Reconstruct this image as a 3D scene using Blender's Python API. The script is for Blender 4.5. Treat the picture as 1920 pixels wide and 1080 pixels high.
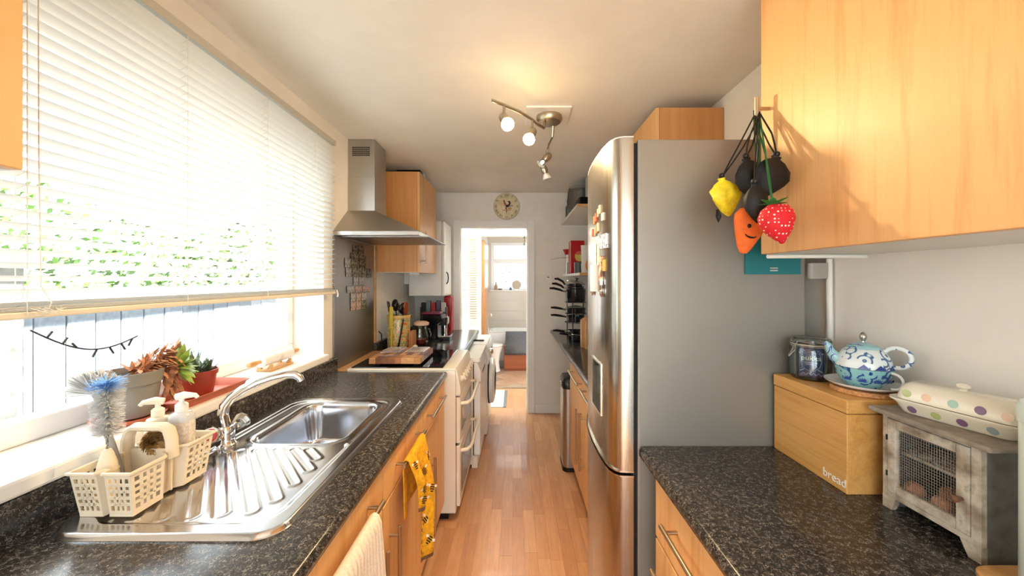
import bpy, bmesh, math, random
from mathutils import Vector, Matrix, Euler
random.seed(7)
for _o in list(bpy.data.objects):
    bpy.data.objects.remove(_o)
SC = bpy.context.scene
COL = SC.collection
PI = math.pi

# ------------------------------------------------------------------ camera
EYE = 1.445
F = 690.0                       # focal length in pixels of a 1920 wide frame
cam_data = bpy.data.cameras.new('camera')
cam_data.sensor_width = 36.0
cam_data.sensor_fit = 'HORIZONTAL'
cam_data.lens = 36.0 * F / 1920.0
cam_data.shift_x = -5 / 1920.0
cam_data.shift_y = -16 / 1920.0
cam_data.clip_start = 0.02
cam_data.clip_end = 200
cam = bpy.data.objects.new('camera', cam_data)
cam.location = (0, 0, EYE)
cam.rotation_euler = (PI / 2, 0, 0)
COL.objects.link(cam)
SC.camera = cam

# ------------------------------------------------------------------ world and light
world = bpy.data.worlds.new('sky')
SC.world = world
world.use_nodes = True
wn = world.node_tree.nodes
wl = world.node_tree.links
wn.clear()
w_out = wn.new('ShaderNodeOutputWorld')
w_bg = wn.new('ShaderNodeBackground')
w_bg.inputs['Color'].default_value = (0.86, 0.93, 1.0, 1)
w_bg.inputs['Strength'].default_value = 4.4
wl.new(w_bg.outputs[0], w_out.inputs[0])

sun_data = bpy.data.lights.new('sun', 'SUN')
sun_data.energy = 34.0
sun_data.angle = math.radians(3)
sun_data.color = (1.0, 0.95, 0.86)
sun = bpy.data.objects.new('sun', sun_data)
sun.rotation_euler = (math.radians(32), 0, math.radians(34))
COL.objects.link(sun)

def portal(loc, rot, sx, sy):
    d = bpy.data.lights.new('window_portal', 'AREA')
    d.shape = 'RECTANGLE'; d.size = sx; d.size_y = sy
    d.cycles.is_portal = True
    o = bpy.data.objects.new('window_portal', d)
    o.location = loc; o.rotation_euler = rot
    COL.objects.link(o)
portal((-1.335, 1.35, 1.62), (0, -PI / 2, 0), 1.2, 1.5)
portal((0, -1.66, 1.1), (PI / 2, 0, 0), 2.0, 2.2)
portal((-.05, 4.5, 2.56), (0, 0, 0), 2.2, .7)
portal((.09, 6.93, 1.7), (-PI / 2, 0, 0), 1.0, .8)

vs = SC.view_settings
vs.view_transform = 'Standard'
vs.look = 'None'
vs.gamma = 1
vs.use_curve_mapping = False
vs.exposure = 0.9

# ------------------------------------------------------------------ materials
def lin(c):
    return tuple((v / 255 / 12.92) if v / 255 <= 0.04045 else ((v / 255 + 0.055) / 1.055) ** 2.4 for v in c[:3]) + (1,)

MATS = {}
def new_mat(name):
    m = bpy.data.materials.new(name)
    m.use_nodes = True
    m.node_tree.nodes.clear()
    MATS[name] = m
    return m, m.node_tree.nodes, m.node_tree.links

def principled(n, l, col=None, rough=.5, metal=0, spec=.5, coat=0, trans=0, ior=1.45):
    out = n.new('ShaderNodeOutputMaterial')
    p = n.new('ShaderNodeBsdfPrincipled')
    if col is not None:
        p.inputs['Base Color'].default_value = lin(col)
    p.inputs['Roughness'].default_value = rough
    p.inputs['Metallic'].default_value = metal
    p.inputs['Specular IOR Level'].default_value = spec
    p.inputs['Coat Weight'].default_value = coat
    p.inputs['Transmission Weight'].default_value = trans
    p.inputs['IOR'].default_value = ior
    l.new(p.outputs[0], out.inputs[0])
    return p

def coords(n, l, scale=(1, 1, 1), rot=(0, 0, 0)):
    t = n.new('ShaderNodeTexCoord')
    mp = n.new('ShaderNodeMapping')
    mp.inputs['Scale'].default_value = scale
    mp.inputs['Rotation'].default_value = rot
    l.new(t.outputs['Object'], mp.inputs['Vector'])
    return mp.outputs[0]

def noise(n, l, vec, scale, detail=4, rough=.55, dist=0):
    t = n.new('ShaderNodeTexNoise')
    t.inputs['Scale'].default_value = scale
    t.inputs['Detail'].default_value = detail
    t.inputs['Roughness'].default_value = rough
    t.inputs['Distortion'].default_value = dist
    l.new(vec, t.inputs['Vector'])
    return t.outputs['Fac']

def ramp(n, l, fac, stops, interp='LINEAR'):
    r = n.new('ShaderNodeValToRGB')
    r.color_ramp.interpolation = interp
    e = r.color_ramp.elements
    while len(e) < len(stops):
        e.new(0.5)
    for i, (p, c) in enumerate(stops):
        e[i].position = p
        e[i].color = lin(c)
    l.new(fac, r.inputs[0])
    return r.outputs[0]

def bump(n, l, p, fac, strength=.1, dist=.002):
    b = n.new('ShaderNodeBump')
    b.inputs['Strength'].default_value = strength
    b.inputs['Distance'].default_value = dist
    l.new(fac, b.inputs['Height'])
    l.new(b.outputs[0], p.inputs['Normal'])

def plain(name, col, rough=.5, metal=0, spec=.5, coat=0, var=0.0, scale=20, bmp=0):
    m, n, l = new_mat(name)
    p = principled(n, l, col, rough, metal, spec, coat)
    if var or bmp:
        f = noise(n, l, coords(n, l), scale)
        if var:
            a = tuple(max(0, c * (1 - var)) for c in col); b = tuple(min(255, c * (1 + var)) for c in col)
            l.new(ramp(n, l, f, [(.3, a), (.7, b)]), p.inputs['Base Color'])
        if bmp:
            bump(n, l, p, f, bmp)
    return m

def wood(name, c1, c2, axis='z', scale=14, rough=.35, stretch=.06, coat=.15, c3=None):
    m, n, l = new_mat(name)
    p = principled(n, l, c1, rough, coat=coat)
    s = {'x': (stretch, 1, 1), 'y': (1, stretch, 1), 'z': (1, 1, stretch)}[axis]
    v = coords(n, l, s)
    f = noise(n, l, v, scale, 5, .6, .6)
    g = noise(n, l, v, scale * 7, 3, .6)
    mx = n.new('ShaderNodeMath'); mx.operation = 'MULTIPLY_ADD'
    l.new(g, mx.inputs[0]); mx.inputs[1].default_value = .35; l.new(f, mx.inputs[2])
    stops = [(.45, c1), (.85, c2)] if c3 is None else [(.42, c1), (.65, c3), (.85, c2)]
    l.new(ramp(n, l, mx.outputs[0], stops), p.inputs['Base Color'])
    return m

def granite(name):
    m, n, l = new_mat(name)
    p = principled(n, l, (50, 47, 45), .17, spec=.55)
    v = coords(n, l, (1, 1, 1))
    d = n.new('ShaderNodeTexNoise'); d.inputs['Scale'].default_value = 90; l.new(v, d.inputs['Vector'])
    mixv = n.new('ShaderNodeMix'); mixv.data_type = 'VECTOR'; mixv.inputs[0].default_value = .018
    l.new(v, mixv.inputs[4]); l.new(d.outputs['Color'], mixv.inputs[5])
    vo = n.new('ShaderNodeTexVoronoi'); vo.feature = 'DISTANCE_TO_EDGE'
    vo.inputs['Scale'].default_value = 150; l.new(mixv.outputs[1], vo.inputs['Vector'])
    nz = noise(n, l, v, 75, 3, .7)
    a = n.new('ShaderNodeMath'); a.operation = 'LESS_THAN'; l.new(vo.outputs['Distance'], a.inputs[0]); a.inputs[1].default_value = .07
    b = n.new('ShaderNodeMath'); b.operation = 'GREATER_THAN'; l.new(nz, b.inputs[0]); b.inputs[1].default_value = .53
    c = n.new('ShaderNodeMath'); c.operation = 'MULTIPLY'; l.new(a.outputs[0], c.inputs[0]); l.new(b.outputs[0], c.inputs[1])
    base = ramp(n, l, noise(n, l, v, 160, 3, .7), [(.32, (26, 25, 26)), (.52, (51, 48, 47)), (.7, (86, 81, 77))])
    mc = n.new('ShaderNodeMix'); mc.data_type = 'RGBA'
    l.new(c.outputs[0], mc.inputs[0]); l.new(base, mc.inputs[6]); mc.inputs[7].default_value = lin((124, 117, 109))
    l.new(mc.outputs[2], p.inputs['Base Color'])
    return m

def steel(name, col=(178, 175, 170), rough=.3, axis='y', aniso=.0):
    m, n, l = new_mat(name)
    p = principled(n, l, col, rough, metal=1)
    s = {'x': (.02, 1, 1), 'y': (1, .02, 1), 'z': (1, 1, .02)}[axis]
    f = noise(n, l, coords(n, l, s), 180, 2)
    a = n.new('ShaderNodeMapRange'); l.new(f, a.inputs[0])
    a.inputs[3].default_value = rough - .06; a.inputs[4].default_value = rough + .08
    l.new(a.outputs[0], p.inputs['Roughness'])
    return m

def glass(name, tint=(255, 255, 255), gloss=.09, rough=.0):
    m, n, l = new_mat(name)
    out = n.new('ShaderNodeOutputMaterial')
    t = n.new('ShaderNodeBsdfTransparent'); t.inputs[0].default_value = lin(tint)
    g = n.new('ShaderNodeBsdfGlossy'); g.inputs['Roughness'].default_value = rough
    lw = n.new('ShaderNodeLayerWeight'); lw.inputs[0].default_value = .25
    mr = n.new('ShaderNodeMapRange'); l.new(lw.outputs['Fresnel'], mr.inputs[0])
    mr.inputs[3].default_value = gloss * .3; mr.inputs[4].default_value = min(1, gloss * 6)
    mx = n.new('ShaderNodeMixShader'); l.new(mr.outputs[0], mx.inputs[0])
    l.new(t.outputs[0], mx.inputs[1]); l.new(g.outputs[0], mx.inputs[2]); l.new(mx.outputs[0], out.inputs[0])
    return m

def emit(name, col, strength):
    m, n, l = new_mat(name)
    out = n.new('ShaderNodeOutputMaterial')
    e = n.new('ShaderNodeEmission'); e.inputs[0].default_value = lin(col); e.inputs[1].default_value = strength
    l.new(e.outputs[0], out.inputs[0])
    return m

def translucent(name, col, amount=.35, rough=.4):
    m, n, l = new_mat(name)
    p = principled(n, l, col, rough)
    out = [x for x in n if x.type == 'OUTPUT_MATERIAL'][0]
    t = n.new('ShaderNodeBsdfTranslucent'); t.inputs[0].default_value = lin(col)
    mx = n.new('ShaderNodeMixShader'); mx.inputs[0].default_value = amount
    l.new(p.outputs[0], mx.inputs[1]); l.new(t.outputs[0], mx.inputs[2]); l.new(mx.outputs[0], out.inputs[0])
    return m

def patterned(name, stops, scale=60, kind='noise', rough=.4, detail=2, coat=0):
    m, n, l = new_mat(name)
    p = principled(n, l, stops[0][1], rough, coat=coat)
    v = coords(n, l)
    if kind == 'noise':
        f = noise(n, l, v, scale, detail)
    else:
        t = n.new('ShaderNodeTexVoronoi'); t.inputs['Scale'].default_value = scale
        t.feature = 'F1'; l.new(v, t.inputs['Vector']); f = t.outputs['Distance']
    l.new(ramp(n, l, f, stops, 'CONSTANT' if kind != 'noise' else 'LINEAR'), p.inputs['Base Color'])
    return m

def random_wood(name, stops, axis='y'):
    m, n, l = new_mat(name)
    p = principled(n, l, stops[0][1], .32, coat=.12)
    oi = n.new('ShaderNodeObjectInfo')
    c1 = ramp(n, l, oi.outputs['Random'], stops)
    s = {'x': (.08, 1, 1), 'y': (1, .08, 1), 'z': (1, 1, .08)}[axis]
    t = n.new('ShaderNodeTexCoord'); mp = n.new('ShaderNodeMapping'); mp.inputs['Scale'].default_value = s
    ad = n.new('ShaderNodeVectorMath'); ad.operation = 'ADD'
    l.new(t.outputs['Object'], ad.inputs[0]); l.new(oi.outputs['Location'], ad.inputs[1]); l.new(ad.outputs[0], mp.inputs[0])
    g = noise(n, l, mp.outputs[0], 60, 4, .65, .4)
    hs = n.new('ShaderNodeHueSaturation'); l.new(c1, hs.inputs['Color'])
    mr = n.new('ShaderNodeMapRange'); l.new(g, mr.inputs[0]); mr.inputs[1].default_value = .3; mr.inputs[2].default_value = .7
    mr.inputs[3].default_value = .86; mr.inputs[4].default_value = 1.1
    l.new(mr.outputs[0], hs.inputs['Value']); l.new(hs.outputs[0], p.inputs['Base Color'])
    return m

wall_paint = plain('wall_paint', (238, 233, 224), .75, var=.015, scale=6, bmp=.04)
ceiling_paint = plain('ceiling_paint', (236, 231, 222), .8, var=.015, scale=5, bmp=.05)
white_gloss = plain('white_gloss', (240, 238, 234), .3)
white_plastic = plain('white_plastic', (236, 234, 228), .35)
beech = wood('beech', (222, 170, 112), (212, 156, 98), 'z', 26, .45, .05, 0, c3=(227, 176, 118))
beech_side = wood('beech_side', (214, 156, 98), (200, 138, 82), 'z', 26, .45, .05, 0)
carcass_white = plain('carcass_white', (225, 222, 215), .5)
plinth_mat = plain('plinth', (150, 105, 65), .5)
laminate = granite('laminate')
floor_wood = random_wood('floor_wood', [(.0, (196, 142, 100)), (.35, (214, 162, 120)), (.7, (188, 134, 94)), (1.0, (222, 174, 132))])
floor_under = plain('floor_under', (170, 118, 80), .5)
nickel = plain('nickel', (186, 172, 150), .32, metal=1)
chrome = plain('chrome', (225, 226, 228), .07, metal=1)
sink_steel = plain('sink_steel', (205, 206, 210), .16, metal=1)
hood_steel = steel('hood_steel', (182, 178, 172), .33, 'z')
splash_steel = steel('splash_steel', (150, 148, 148), .36, 'z')
fridge_steel = steel('fridge_steel', (186, 182, 174), .24, 'z')
fridge_side = plain('fridge_side', (152, 150, 143), .42, metal=.5)
black_plastic = plain('black_plastic', (16, 16, 18), .32)
black_rubber = plain('black_rubber', (18, 18, 18), .7)
black_glass = plain('black_glass', (8, 8, 10), .05, spec=.6)
dark_cavity = plain('dark_cavity', (12, 12, 13), .8)
beige_enamel = plain('beige_enamel', (232, 222, 206), .3)
oven_glass = plain('oven_glass', (62, 54, 48), .1, spec=.6)
clear_glass = glass('clear_glass', (252, 254, 253), .06)
jar_glass = glass('jar_glass', (238, 244, 242), .14)
slat_white = translucent('slat_white', (236, 235, 230), .06, .35)
cord_white = plain('cord_white', (228, 224, 212), .7)
upvc = plain('upvc', (240, 240, 240), .3)
cream_plastic = translucent('cream_plastic', (238, 224, 200), .18, .4)
grey_plastic = plain('grey_plastic', (138, 132, 124), .5)
terracotta = plain('terracotta', (186, 98, 70), .5)
red_pot_mat = plain('red_pot', (156, 58, 40), .35)
soil = plain('soil', (52, 40, 32), .95, var=.4, scale=90)
leaf_green = plain('leaf_green', (150, 176, 82), .45, var=.2, scale=40)
leaf_dark = plain('leaf_dark', (86, 104, 78), .5, var=.2, scale=60)
leaf_dry = plain('leaf_dry', (186, 130, 94), .8, var=.25, scale=60)
bread_wood = wood('bread_wood', (230, 180, 108), (206, 148, 76), 'y', 22, .4, c3=(222, 168, 96))
light_wood = wood('light_wood', (216, 170, 112), (192, 140, 86), 'y', 18, .45)
shelf_white = plain('shelf_white', (228, 224, 216), .5)
cream_ceramic = plain('cream_ceramic', (242, 236, 218), .15, coat=.4)
white_ceramic = plain('white_ceramic', (240, 240, 240), .12, coat=.4)

# ------------------------------------------------------------------ mesh helpers
ORG = {}
class MB:
    def __init__(s):
        s.v = []; s.f = []; s.m = []
    def add(s, vs, fs, m=0):
        k = len(s.v)
        s.v += [tuple(v) for v in vs]
        for f in fs:
            s.f.append(tuple(i + k for i in f)); s.m.append(m)
        return s
    def box(s, x0, x1, y0, y1, z0, z1, m=0):
        vs = [(x, y, z) for z in (z0, z1) for y in (y0, y1) for x in (x0, x1)]
        return s.add(vs, [(0, 2, 3, 1), (4, 5, 7, 6), (0, 1, 5, 4), (2, 6, 7, 3), (0, 4, 6, 2), (1, 3, 7, 5)], m)
    def obox(s, c, size, rot=None, m=0):
        R = rot if rot is not None else Matrix.Identity(3)
        hx, hy, hz = [q / 2 for q in size]
        vs = [Vector(c) + R @ Vector((x, y, z)) for z in (-hz, hz) for y in (-hy, hy) for x in (-hx, hx)]
        return s.add(vs, [(0, 2, 3, 1), (4, 5, 7, 6), (0, 1, 5, 4), (2, 6, 7, 3), (0, 4, 6, 2), (1, 3, 7, 5)], m)
    def hexa(s, q, m=0):      # bottom 4 then top 4
        return s.add(q, [(3, 2, 1, 0), (4, 5, 6, 7), (0, 1, 5, 4), (1, 2, 6, 5), (2, 3, 7, 6), (3, 0, 4, 7)], m)
    def tube(s, pts, r, n=10, closed=False, caps=True, m=0, flat=1.0):
        P = [Vector(p) for p in pts]
        R = list(r) if isinstance(r, (list, tuple)) else [r] * len(P)
        L = len(P); rings = []
        up = None
        for i in range(L):
            a = P[(i - 1) % L] if (closed or i > 0) else P[i]
            b = P[(i + 1) % L] if (closed or i < L - 1) else P[i]
            t = (b - a)
            t = t.normalized() if t.length > 1e-9 else Vector((0, 0, 1))
            if up is None:
                up = Vector((0, 0, 1)) if abs(t.z) < .9 else Vector((1, 0, 0))
            e = up - t * up.dot(t)
            if e.length < 1e-6:
                e = Vector((1, 0, 0)) - t * t.x
            e.normalize(); up = e
            b2 = t.cross(e)
            rings.append([P[i] + (e * math.cos(2 * PI * k / n) + b2 * math.sin(2 * PI * k / n) * flat) * R[i] for k in range(n)])
        vs = [p for ring in rings for p in ring]
        fs = []
        for i in range(L if closed else L - 1):
            j = (i + 1) % L
            for k in range(n):
                k2 = (k + 1) % n
                fs.append((i * n + k, i * n + k2, j * n + k2, j * n + k))
        if caps and not closed:
            fs.append(tuple(reversed(range(n)))); fs.append(tuple((L - 1) * n + k for k in range(n)))
        return s.add(vs, fs, m)
    def cyl(s, p0, p1, r0, r1=None, n=20, m=0):
        return s.tube([p0, p1], [r0, r0 if r1 is None else r1], n, m=m)
    def lathe(s, prof, c=(0, 0, 0), n=32, R=None, m=0, a0=0, a1=2 * PI):
        R = R if R is not None else Matrix.Identity(3)
        c = Vector(c); full = abs(a1 - a0 - 2 * PI) < 1e-6
        cols = n if full else n + 1
        vs = []
        for (r, z) in prof:
            for k in range(cols):
                a = a0 + (a1 - a0) * k / n
                vs.append(c + R @ Vector((max(r, 1e-5) * math.cos(a), max(r, 1e-5) * math.sin(a), z)))
        fs = []
        for i in range(len(prof) - 1):
            for k in range(n):
                k2 = (k + 1) % cols
                fs.append((i * cols + k, i * cols + k2, (i + 1) * cols + k2, (i + 1) * cols + k))
        return s.add(vs, fs, m)
    def ball(s, c, rx, ry=None, rz=None, n=16, R=None, m=0):
        ry = rx if ry is None else ry; rz = rx if rz is None else rz
        R = R if R is not None else Matrix.Identity(3)
        h = n // 2
        vs = []; fs = []
        for i in range(h + 1):
            th = PI * i / h
            for k in range(n):
                a = 2 * PI * k / n
                vs.append(Vector(c) + R @ Vector((rx * max(math.sin(th), 1e-4) * math.cos(a), ry * max(math.sin(th), 1e-4) * math.sin(a), -rz * math.cos(th))))
        for i in range(h):
            for k in range(n):
                k2 = (k + 1) % n
                fs.append((i * n + k, i * n + k2, (i + 1) * n + k2, (i + 1) * n + k))
        return s.add(vs, fs, m)
    def prism(s, poly, axis, a0, a1, m=0):
        def P(u, v, a):
            return {'x': (a, u, v), 'y': (u, a, v), 'z': (u, v, a)}[axis]
        n = len(poly)
        vs = [P(u, v, a0) for u, v in poly] + [P(u, v, a1) for u, v in poly]
        fs = [tuple(range(n)), tuple(range(2 * n - 1, n - 1, -1))]
        for i in range(n):
            j = (i + 1) % n
            fs.append((j, i, n + i, n + j))
        return s.add(vs, fs, m)
    def loft(s, secs, c=(0, 0), rot=0, n=5, cap0=True, cap1=True, m=0):
        """secs: list of (half_x, half_y, corner_radius, z); rounded rectangles"""
        vs = []; N = 4 * (n + 1)
        cr, sr = math.cos(rot), math.sin(rot)
        for hx, hy, r, z in secs:
            r = min(r, hx, hy)
            for q, (sx, sy) in enumerate(((1, 1), (-1, 1), (-1, -1), (1, -1))):
                for k in range(n + 1):
                    a = PI / 2 * (q + k / n)
                    x = sx * (hx - r) + r * math.cos(a); y = sy * (hy - r) + r * math.sin(a)
                    vs.append((c[0] + x * cr - y * sr, c[1] + x * sr + y * cr, z))
        fs = []
        for i in range(len(secs) - 1):
            for k in range(N):
                k2 = (k + 1) % N
                fs.append((i * N + k, i * N + k2, (i + 1) * N + k2, (i + 1) * N + k))
        if cap0: fs.append(tuple(reversed(range(N))))
        if cap1: fs.append(tuple((len(secs) - 1) * N + k for k in range(N)))
        return s.add(vs, fs, m)
    def perf(s, b0, b1, t0, t1, nx, nz, th, bar=.3, edge=1.0, top=.12, bot=.06):
        """perforated panel between bottom edge b0-b1 and top edge t0-t1"""
        b0, b1, t0, t1 = map(Vector, (b0, b1, t0, t1))
        nrm = (b1 - b0).cross(t0 - b0).normalized() * th
        def pt(u, w): return (b0.lerp(b1, u)).lerp(t0.lerp(t1, u), w)
        def quad(u0, u1, w0, w1):
            q = [pt(u0, w0), pt(u1, w0), pt(u1, w1), pt(u0, w1)]
            s.hexa([q[0], q[1], q[1] + nrm, q[0] + nrm, q[3], q[2], q[2] + nrm, q[3] + nrm])
        us = .1
        cw = (1 - 2 * us) / (nx - bar * 0)
        quad(0, us, 0, 1); quad(1 - us, 1, 0, 1)
        for i in range(1, nx):
            u = us + cw * i; quad(u - cw * bar / 2, u + cw * bar / 2, bot, 1 - top)
        quad(us, 1 - us, 0, bot); quad(us, 1 - us, 1 - top, 1)
        ch = (1 - top - bot) / nz
        for j in range(1, nz):
            w = bot + ch * j; quad(us, 1 - us, w - ch * bar / 2, w + ch * bar / 2)
        return s
    def build(s, name, mats, parent=None, smooth=40, bevel=0, local=False, seg=2):
        me = bpy.data.meshes.new(name)
        me.from_pydata(s.v, [], s.f)
        me.update()
        if not isinstance(mats, (list, tuple)): mats = [mats]
        for m in mats: me.materials.append(m)
        if len(mats) > 1:
            me.polygons.foreach_set('material_index', s.m)
        bm = bmesh.new(); bm.from_mesh(me)
        bmesh.ops.recalc_face_normals(bm, faces=bm.faces)
        bm.to_mesh(me); bm.free()
        o = bpy.data.objects.new(name, me)
        COL.objects.link(o)
        off = Vector((0, 0, 0))
        if parent is not None:
            o.parent = parent
            off = ORG.get(parent.name, off)
        ORG[o.name] = off
        if not local and off.length > 0:
            me.transform(Matrix.Translation(-off))
        if smooth:
            me.polygons.foreach_set('use_smooth', [True] * len(me.polygons))
            me.set_sharp_from_angle(angle=math.radians(smooth))
        if bevel:
            md = o.modifiers.new('bevel', 'BEVEL'); md.width = bevel; md.segments = seg; md.limit_method = 'ANGLE'
            md.angle_limit = math.radians(40)
        return o

def tag(o, label=None, cat=None, group=None, kind=None):
    if label: o['label'] = label
    if cat: o['category'] = cat
    if group: o['group'] = group
    if kind: o['kind'] = kind
    return o

def thing(name, label, cat, loc=(0, 0, 0), rot=(0, 0, 0), group=None, kind=None):
    o = bpy.data.objects.new(name, None)
    o.empty_display_size = .05
    COL.objects.link(o)
    o.location = loc; o.rotation_euler = rot
    ORG[o.name] = Vector(loc)
    return tag(o, label, cat, group, kind)

def solo(mb, name, mats, label, cat, group=None, smooth=40, bevel=0, kind=None):
    return tag(mb.build(name, mats, None, smooth, bevel), label, cat, group, kind)

def struct(mb, name, mats, parent=None, smooth=0, bevel=0):
    o = mb.build(name, mats, parent, smooth, bevel)
    if parent is None: o['kind'] = 'structure'
    return o

def cut(obj, mb):
    c = mb.build('cutter', obj.data.materials[0], None, 0)
    c.location = -ORG[obj.name]
    md = obj.modifiers.new('cut', 'BOOLEAN'); md.operation = 'DIFFERENCE'; md.object = c; md.solver = 'EXACT'
    bpy.context.view_layer.update()
    if obj.parent: c.location = obj.parent.matrix_world.translation - ORG[obj.name]
    bpy.context.view_layer.update()
    dg = bpy.context.evaluated_depsgraph_get()
    me = bpy.data.meshes.new_from_object(obj.evaluated_get(dg))
    obj.modifiers.clear()
    old = obj.data
    obj.data = me
    bpy.data.objects.remove(c)
    me.name = old.name
    return obj

def copy_tree(o, parent=None):
    c = o.copy(); COL.objects.link(c); c.parent = parent
    for ch in o.children: copy_tree(ch, c)
    return c

def text(name, body, size, mat, parent, loc, ex, ey, extrude=.0004, align='CENTER'):
    """lettering as a thin mesh; ex = reading direction, ey = up direction"""
    cu = bpy.data.curves.new(name, 'FONT')
    cu.body = body; cu.size = size; cu.extrude = extrude; cu.align_x = align; cu.align_y = 'CENTER'; cu.resolution_u = 3
    t = bpy.data.objects.new(name, cu); COL.objects.link(t)
    bpy.context.view_layer.update()
    me = bpy.data.meshes.new_from_object(t.evaluated_get(bpy.context.evaluated_depsgraph_get()))
    bpy.data.objects.remove(t)
    ex = Vector(ex).normalized(); ey = Vector(ey).normalized(); ez = ex.cross(ey)
    M = Matrix((ex, ey, ez)).transposed().to_4x4(); M.translation = Vector(loc)
    me.transform(M)
    off = ORG.get(parent.name, Vector((0, 0, 0))) if parent else Vector((0, 0, 0))
    me.transform(Matrix.Translation(-off))
    me.materials.clear(); me.materials.append(mat)
    o = bpy.data.objects.new(name, me); COL.objects.link(o); o.parent = parent; ORG[o.name] = off
    return o

def basis(d):
    """rotation whose z axis points along d"""
    return Vector(d).to_track_quat('Z', 'Y').to_matrix()

def arc(c, r, a0, a1, n, plane='xz'):
    out = []
    for i in range(n + 1):
        a = a0 + (a1 - a0) * i / n
        u, v = r * math.cos(a), r * math.sin(a)
        out.append({'xz': (c[0] + u, c[1], c[2] + v), 'xy': (c[0] + u, c[1] + v, c[2]), 'yz': (c[0], c[1] + u, c[2] + v)}[plane])
    return out

def leaf(mb, base, d, length, w, thick=.003, bend=0.0, n=5, m=0):
    d = Vector(d).normalized(); R = basis(d)
    side = R @ Vector((1, 0, 0)); nor = R @ Vector((0, 1, 0))
    if nor.z < 0: nor = -nor; side = -side
    rows = []
    for i in range(n + 1):
        t = i / n
        p = Vector(base) + d * length * t + nor * bend * length * t * t
        ww = w * (math.sin(PI * min(1, .18 + .82 * t)) ** .8 if t < 1 else .02) * .5 + .0003
        rows.append((p + side * ww, p + nor * thick * (1 - t * .6), p - side * ww, p - nor * thick * (1 - t)))
    vs = [q for r in rows for q in r]; fs = []
    for i in range(n):
        for k in range(4):
            k2 = (k + 1) % 4
            fs.append((i * 4 + k, i * 4 + k2, i * 4 + 4 + k2, i * 4 + 4 + k))
    fs += [(3, 2, 1, 0), tuple(n * 4 + k for k in range(4))]
    return mb.add(vs, fs, m)

WL, WR, WF = -1.08, 1.04, 3.99       # wall faces
CEIL, CEIL_FAR = 2.355, 2.385
# where a sight line through a picture point meets a wall plane x = X, or the plane y = Y
def on_x(px, py, X):
    Y = X * F / (px - 965); return Y, EYE - (py - 524) * Y / F
def on_y(px, py, Y):
    return (px - 965) * Y / F, EYE - (py - 524) * Y / F

# ================================================================== THE SETTING
# floors
fl = struct(MB().box(-1.2, 1.2, -1.6, 4.88, -.06, -.006), 'floor', floor_under)
plank_meshes = {}
def plank(x, y, w, length):
    key = (round(w, 4), round(length, 3))
    if key not in plank_meshes:
        o = MB().box(0, w - .0006, 0, length - .0006, -.006, 0).build('plank', floor_wood, fl, 0)
        plank_meshes[key] = o.data
    else:
        o = bpy.data.objects.new('plank', plank_meshes[key]); COL.objects.link(o); o.parent = fl
    o.location = (x, y, 0)
lens = [.28, .36, .44, .52]
rnd = random.Random(3)
x = -.475
while x < .47:
    y = .9 - rnd.random() * .3
    while y < 4.86:
        L = rnd.choice(lens)
        if y + L > 4.87: L = 4.87 - y
        if L > .03: plank(x, y, .066, round(L, 3))
        y += L
    x += .066

tile_mat = random_wood('floor_tile', [(0, (178, 146, 122)), (1, (196, 164, 138))])
grout = plain('grout', (168, 148, 130), .8)
flb = struct(MB().box(-.5, 1.3, 4.88, 6.95, -.06, -.004), 'floor_bathroom', grout)
tm = None
for i in range(-6, 14):
    for j in range(-8, 10):
        u, v = i * .25, j * .25
        cx, cy = .2 + (u - v) * .7071, 5.5 + (u + v) * .7071
        if -.28 < cx < 1.1 and 5.06 < cy < 5.95:
            if tm is None:
                o = MB().obox((0, 0, -.002), (.246, .246, .004), Matrix.Rotation(PI / 4, 3, 'Z')).build('tile', tile_mat, flb, 0); tm = o.data
            else:
                o = bpy.data.objects.new('tile', tm); COL.objects.link(o); o.parent = flb
            o.location = (cx, cy, 0)
struct(MB().box(-.5, .5, 4.86, 4.9, 0, .006), 'trim_1', nickel)

# walls
wl_ = MB().box(-1.34, WL, -1.6, .62, 0, 2.45).box(-1.34, WL, 2.08, 4.11, 0, 2.45)
wl_.box(-1.34, WL, .62, 2.08, 0, .985).box(-1.34, WL, .62, 2.08, 2.2, 2.45)
struct(wl_, 'wall_left', wall_paint)
struct(MB().box(WR, WR + .14, -1.6, 4.11, 0, 2.45), 'wall_right', wall_paint)
DX0, DX1, DZ = -.6, .15, 2.02
struct(MB().box(WL, DX0, WF, 4.11, 0, 2.45).box(DX1, WR, WF, 4.11, 0, 2.45).box(DX0, DX1, WF, 4.11, DZ, 2.45), 'wall_back', wall_paint)
struct(MB().box(-1.34, -1.0, -1.74, -1.6, 0, 2.45).box(1.0, 1.18, -1.74, -1.6, 0, 2.45).box(-1.0, 1.0, -1.74, -1.6, 2.2, 2.45), 'wall_front', wall_paint)
struct(MB().box(-1.34, 1.18, -1.74, 3.06, CEIL, 2.5), 'ceiling', ceiling_paint)
struct(MB().box(-1.34, 1.18, 3.06, 4.11, CEIL_FAR, 2.5), 'ceiling_far', ceiling_paint)
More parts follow.
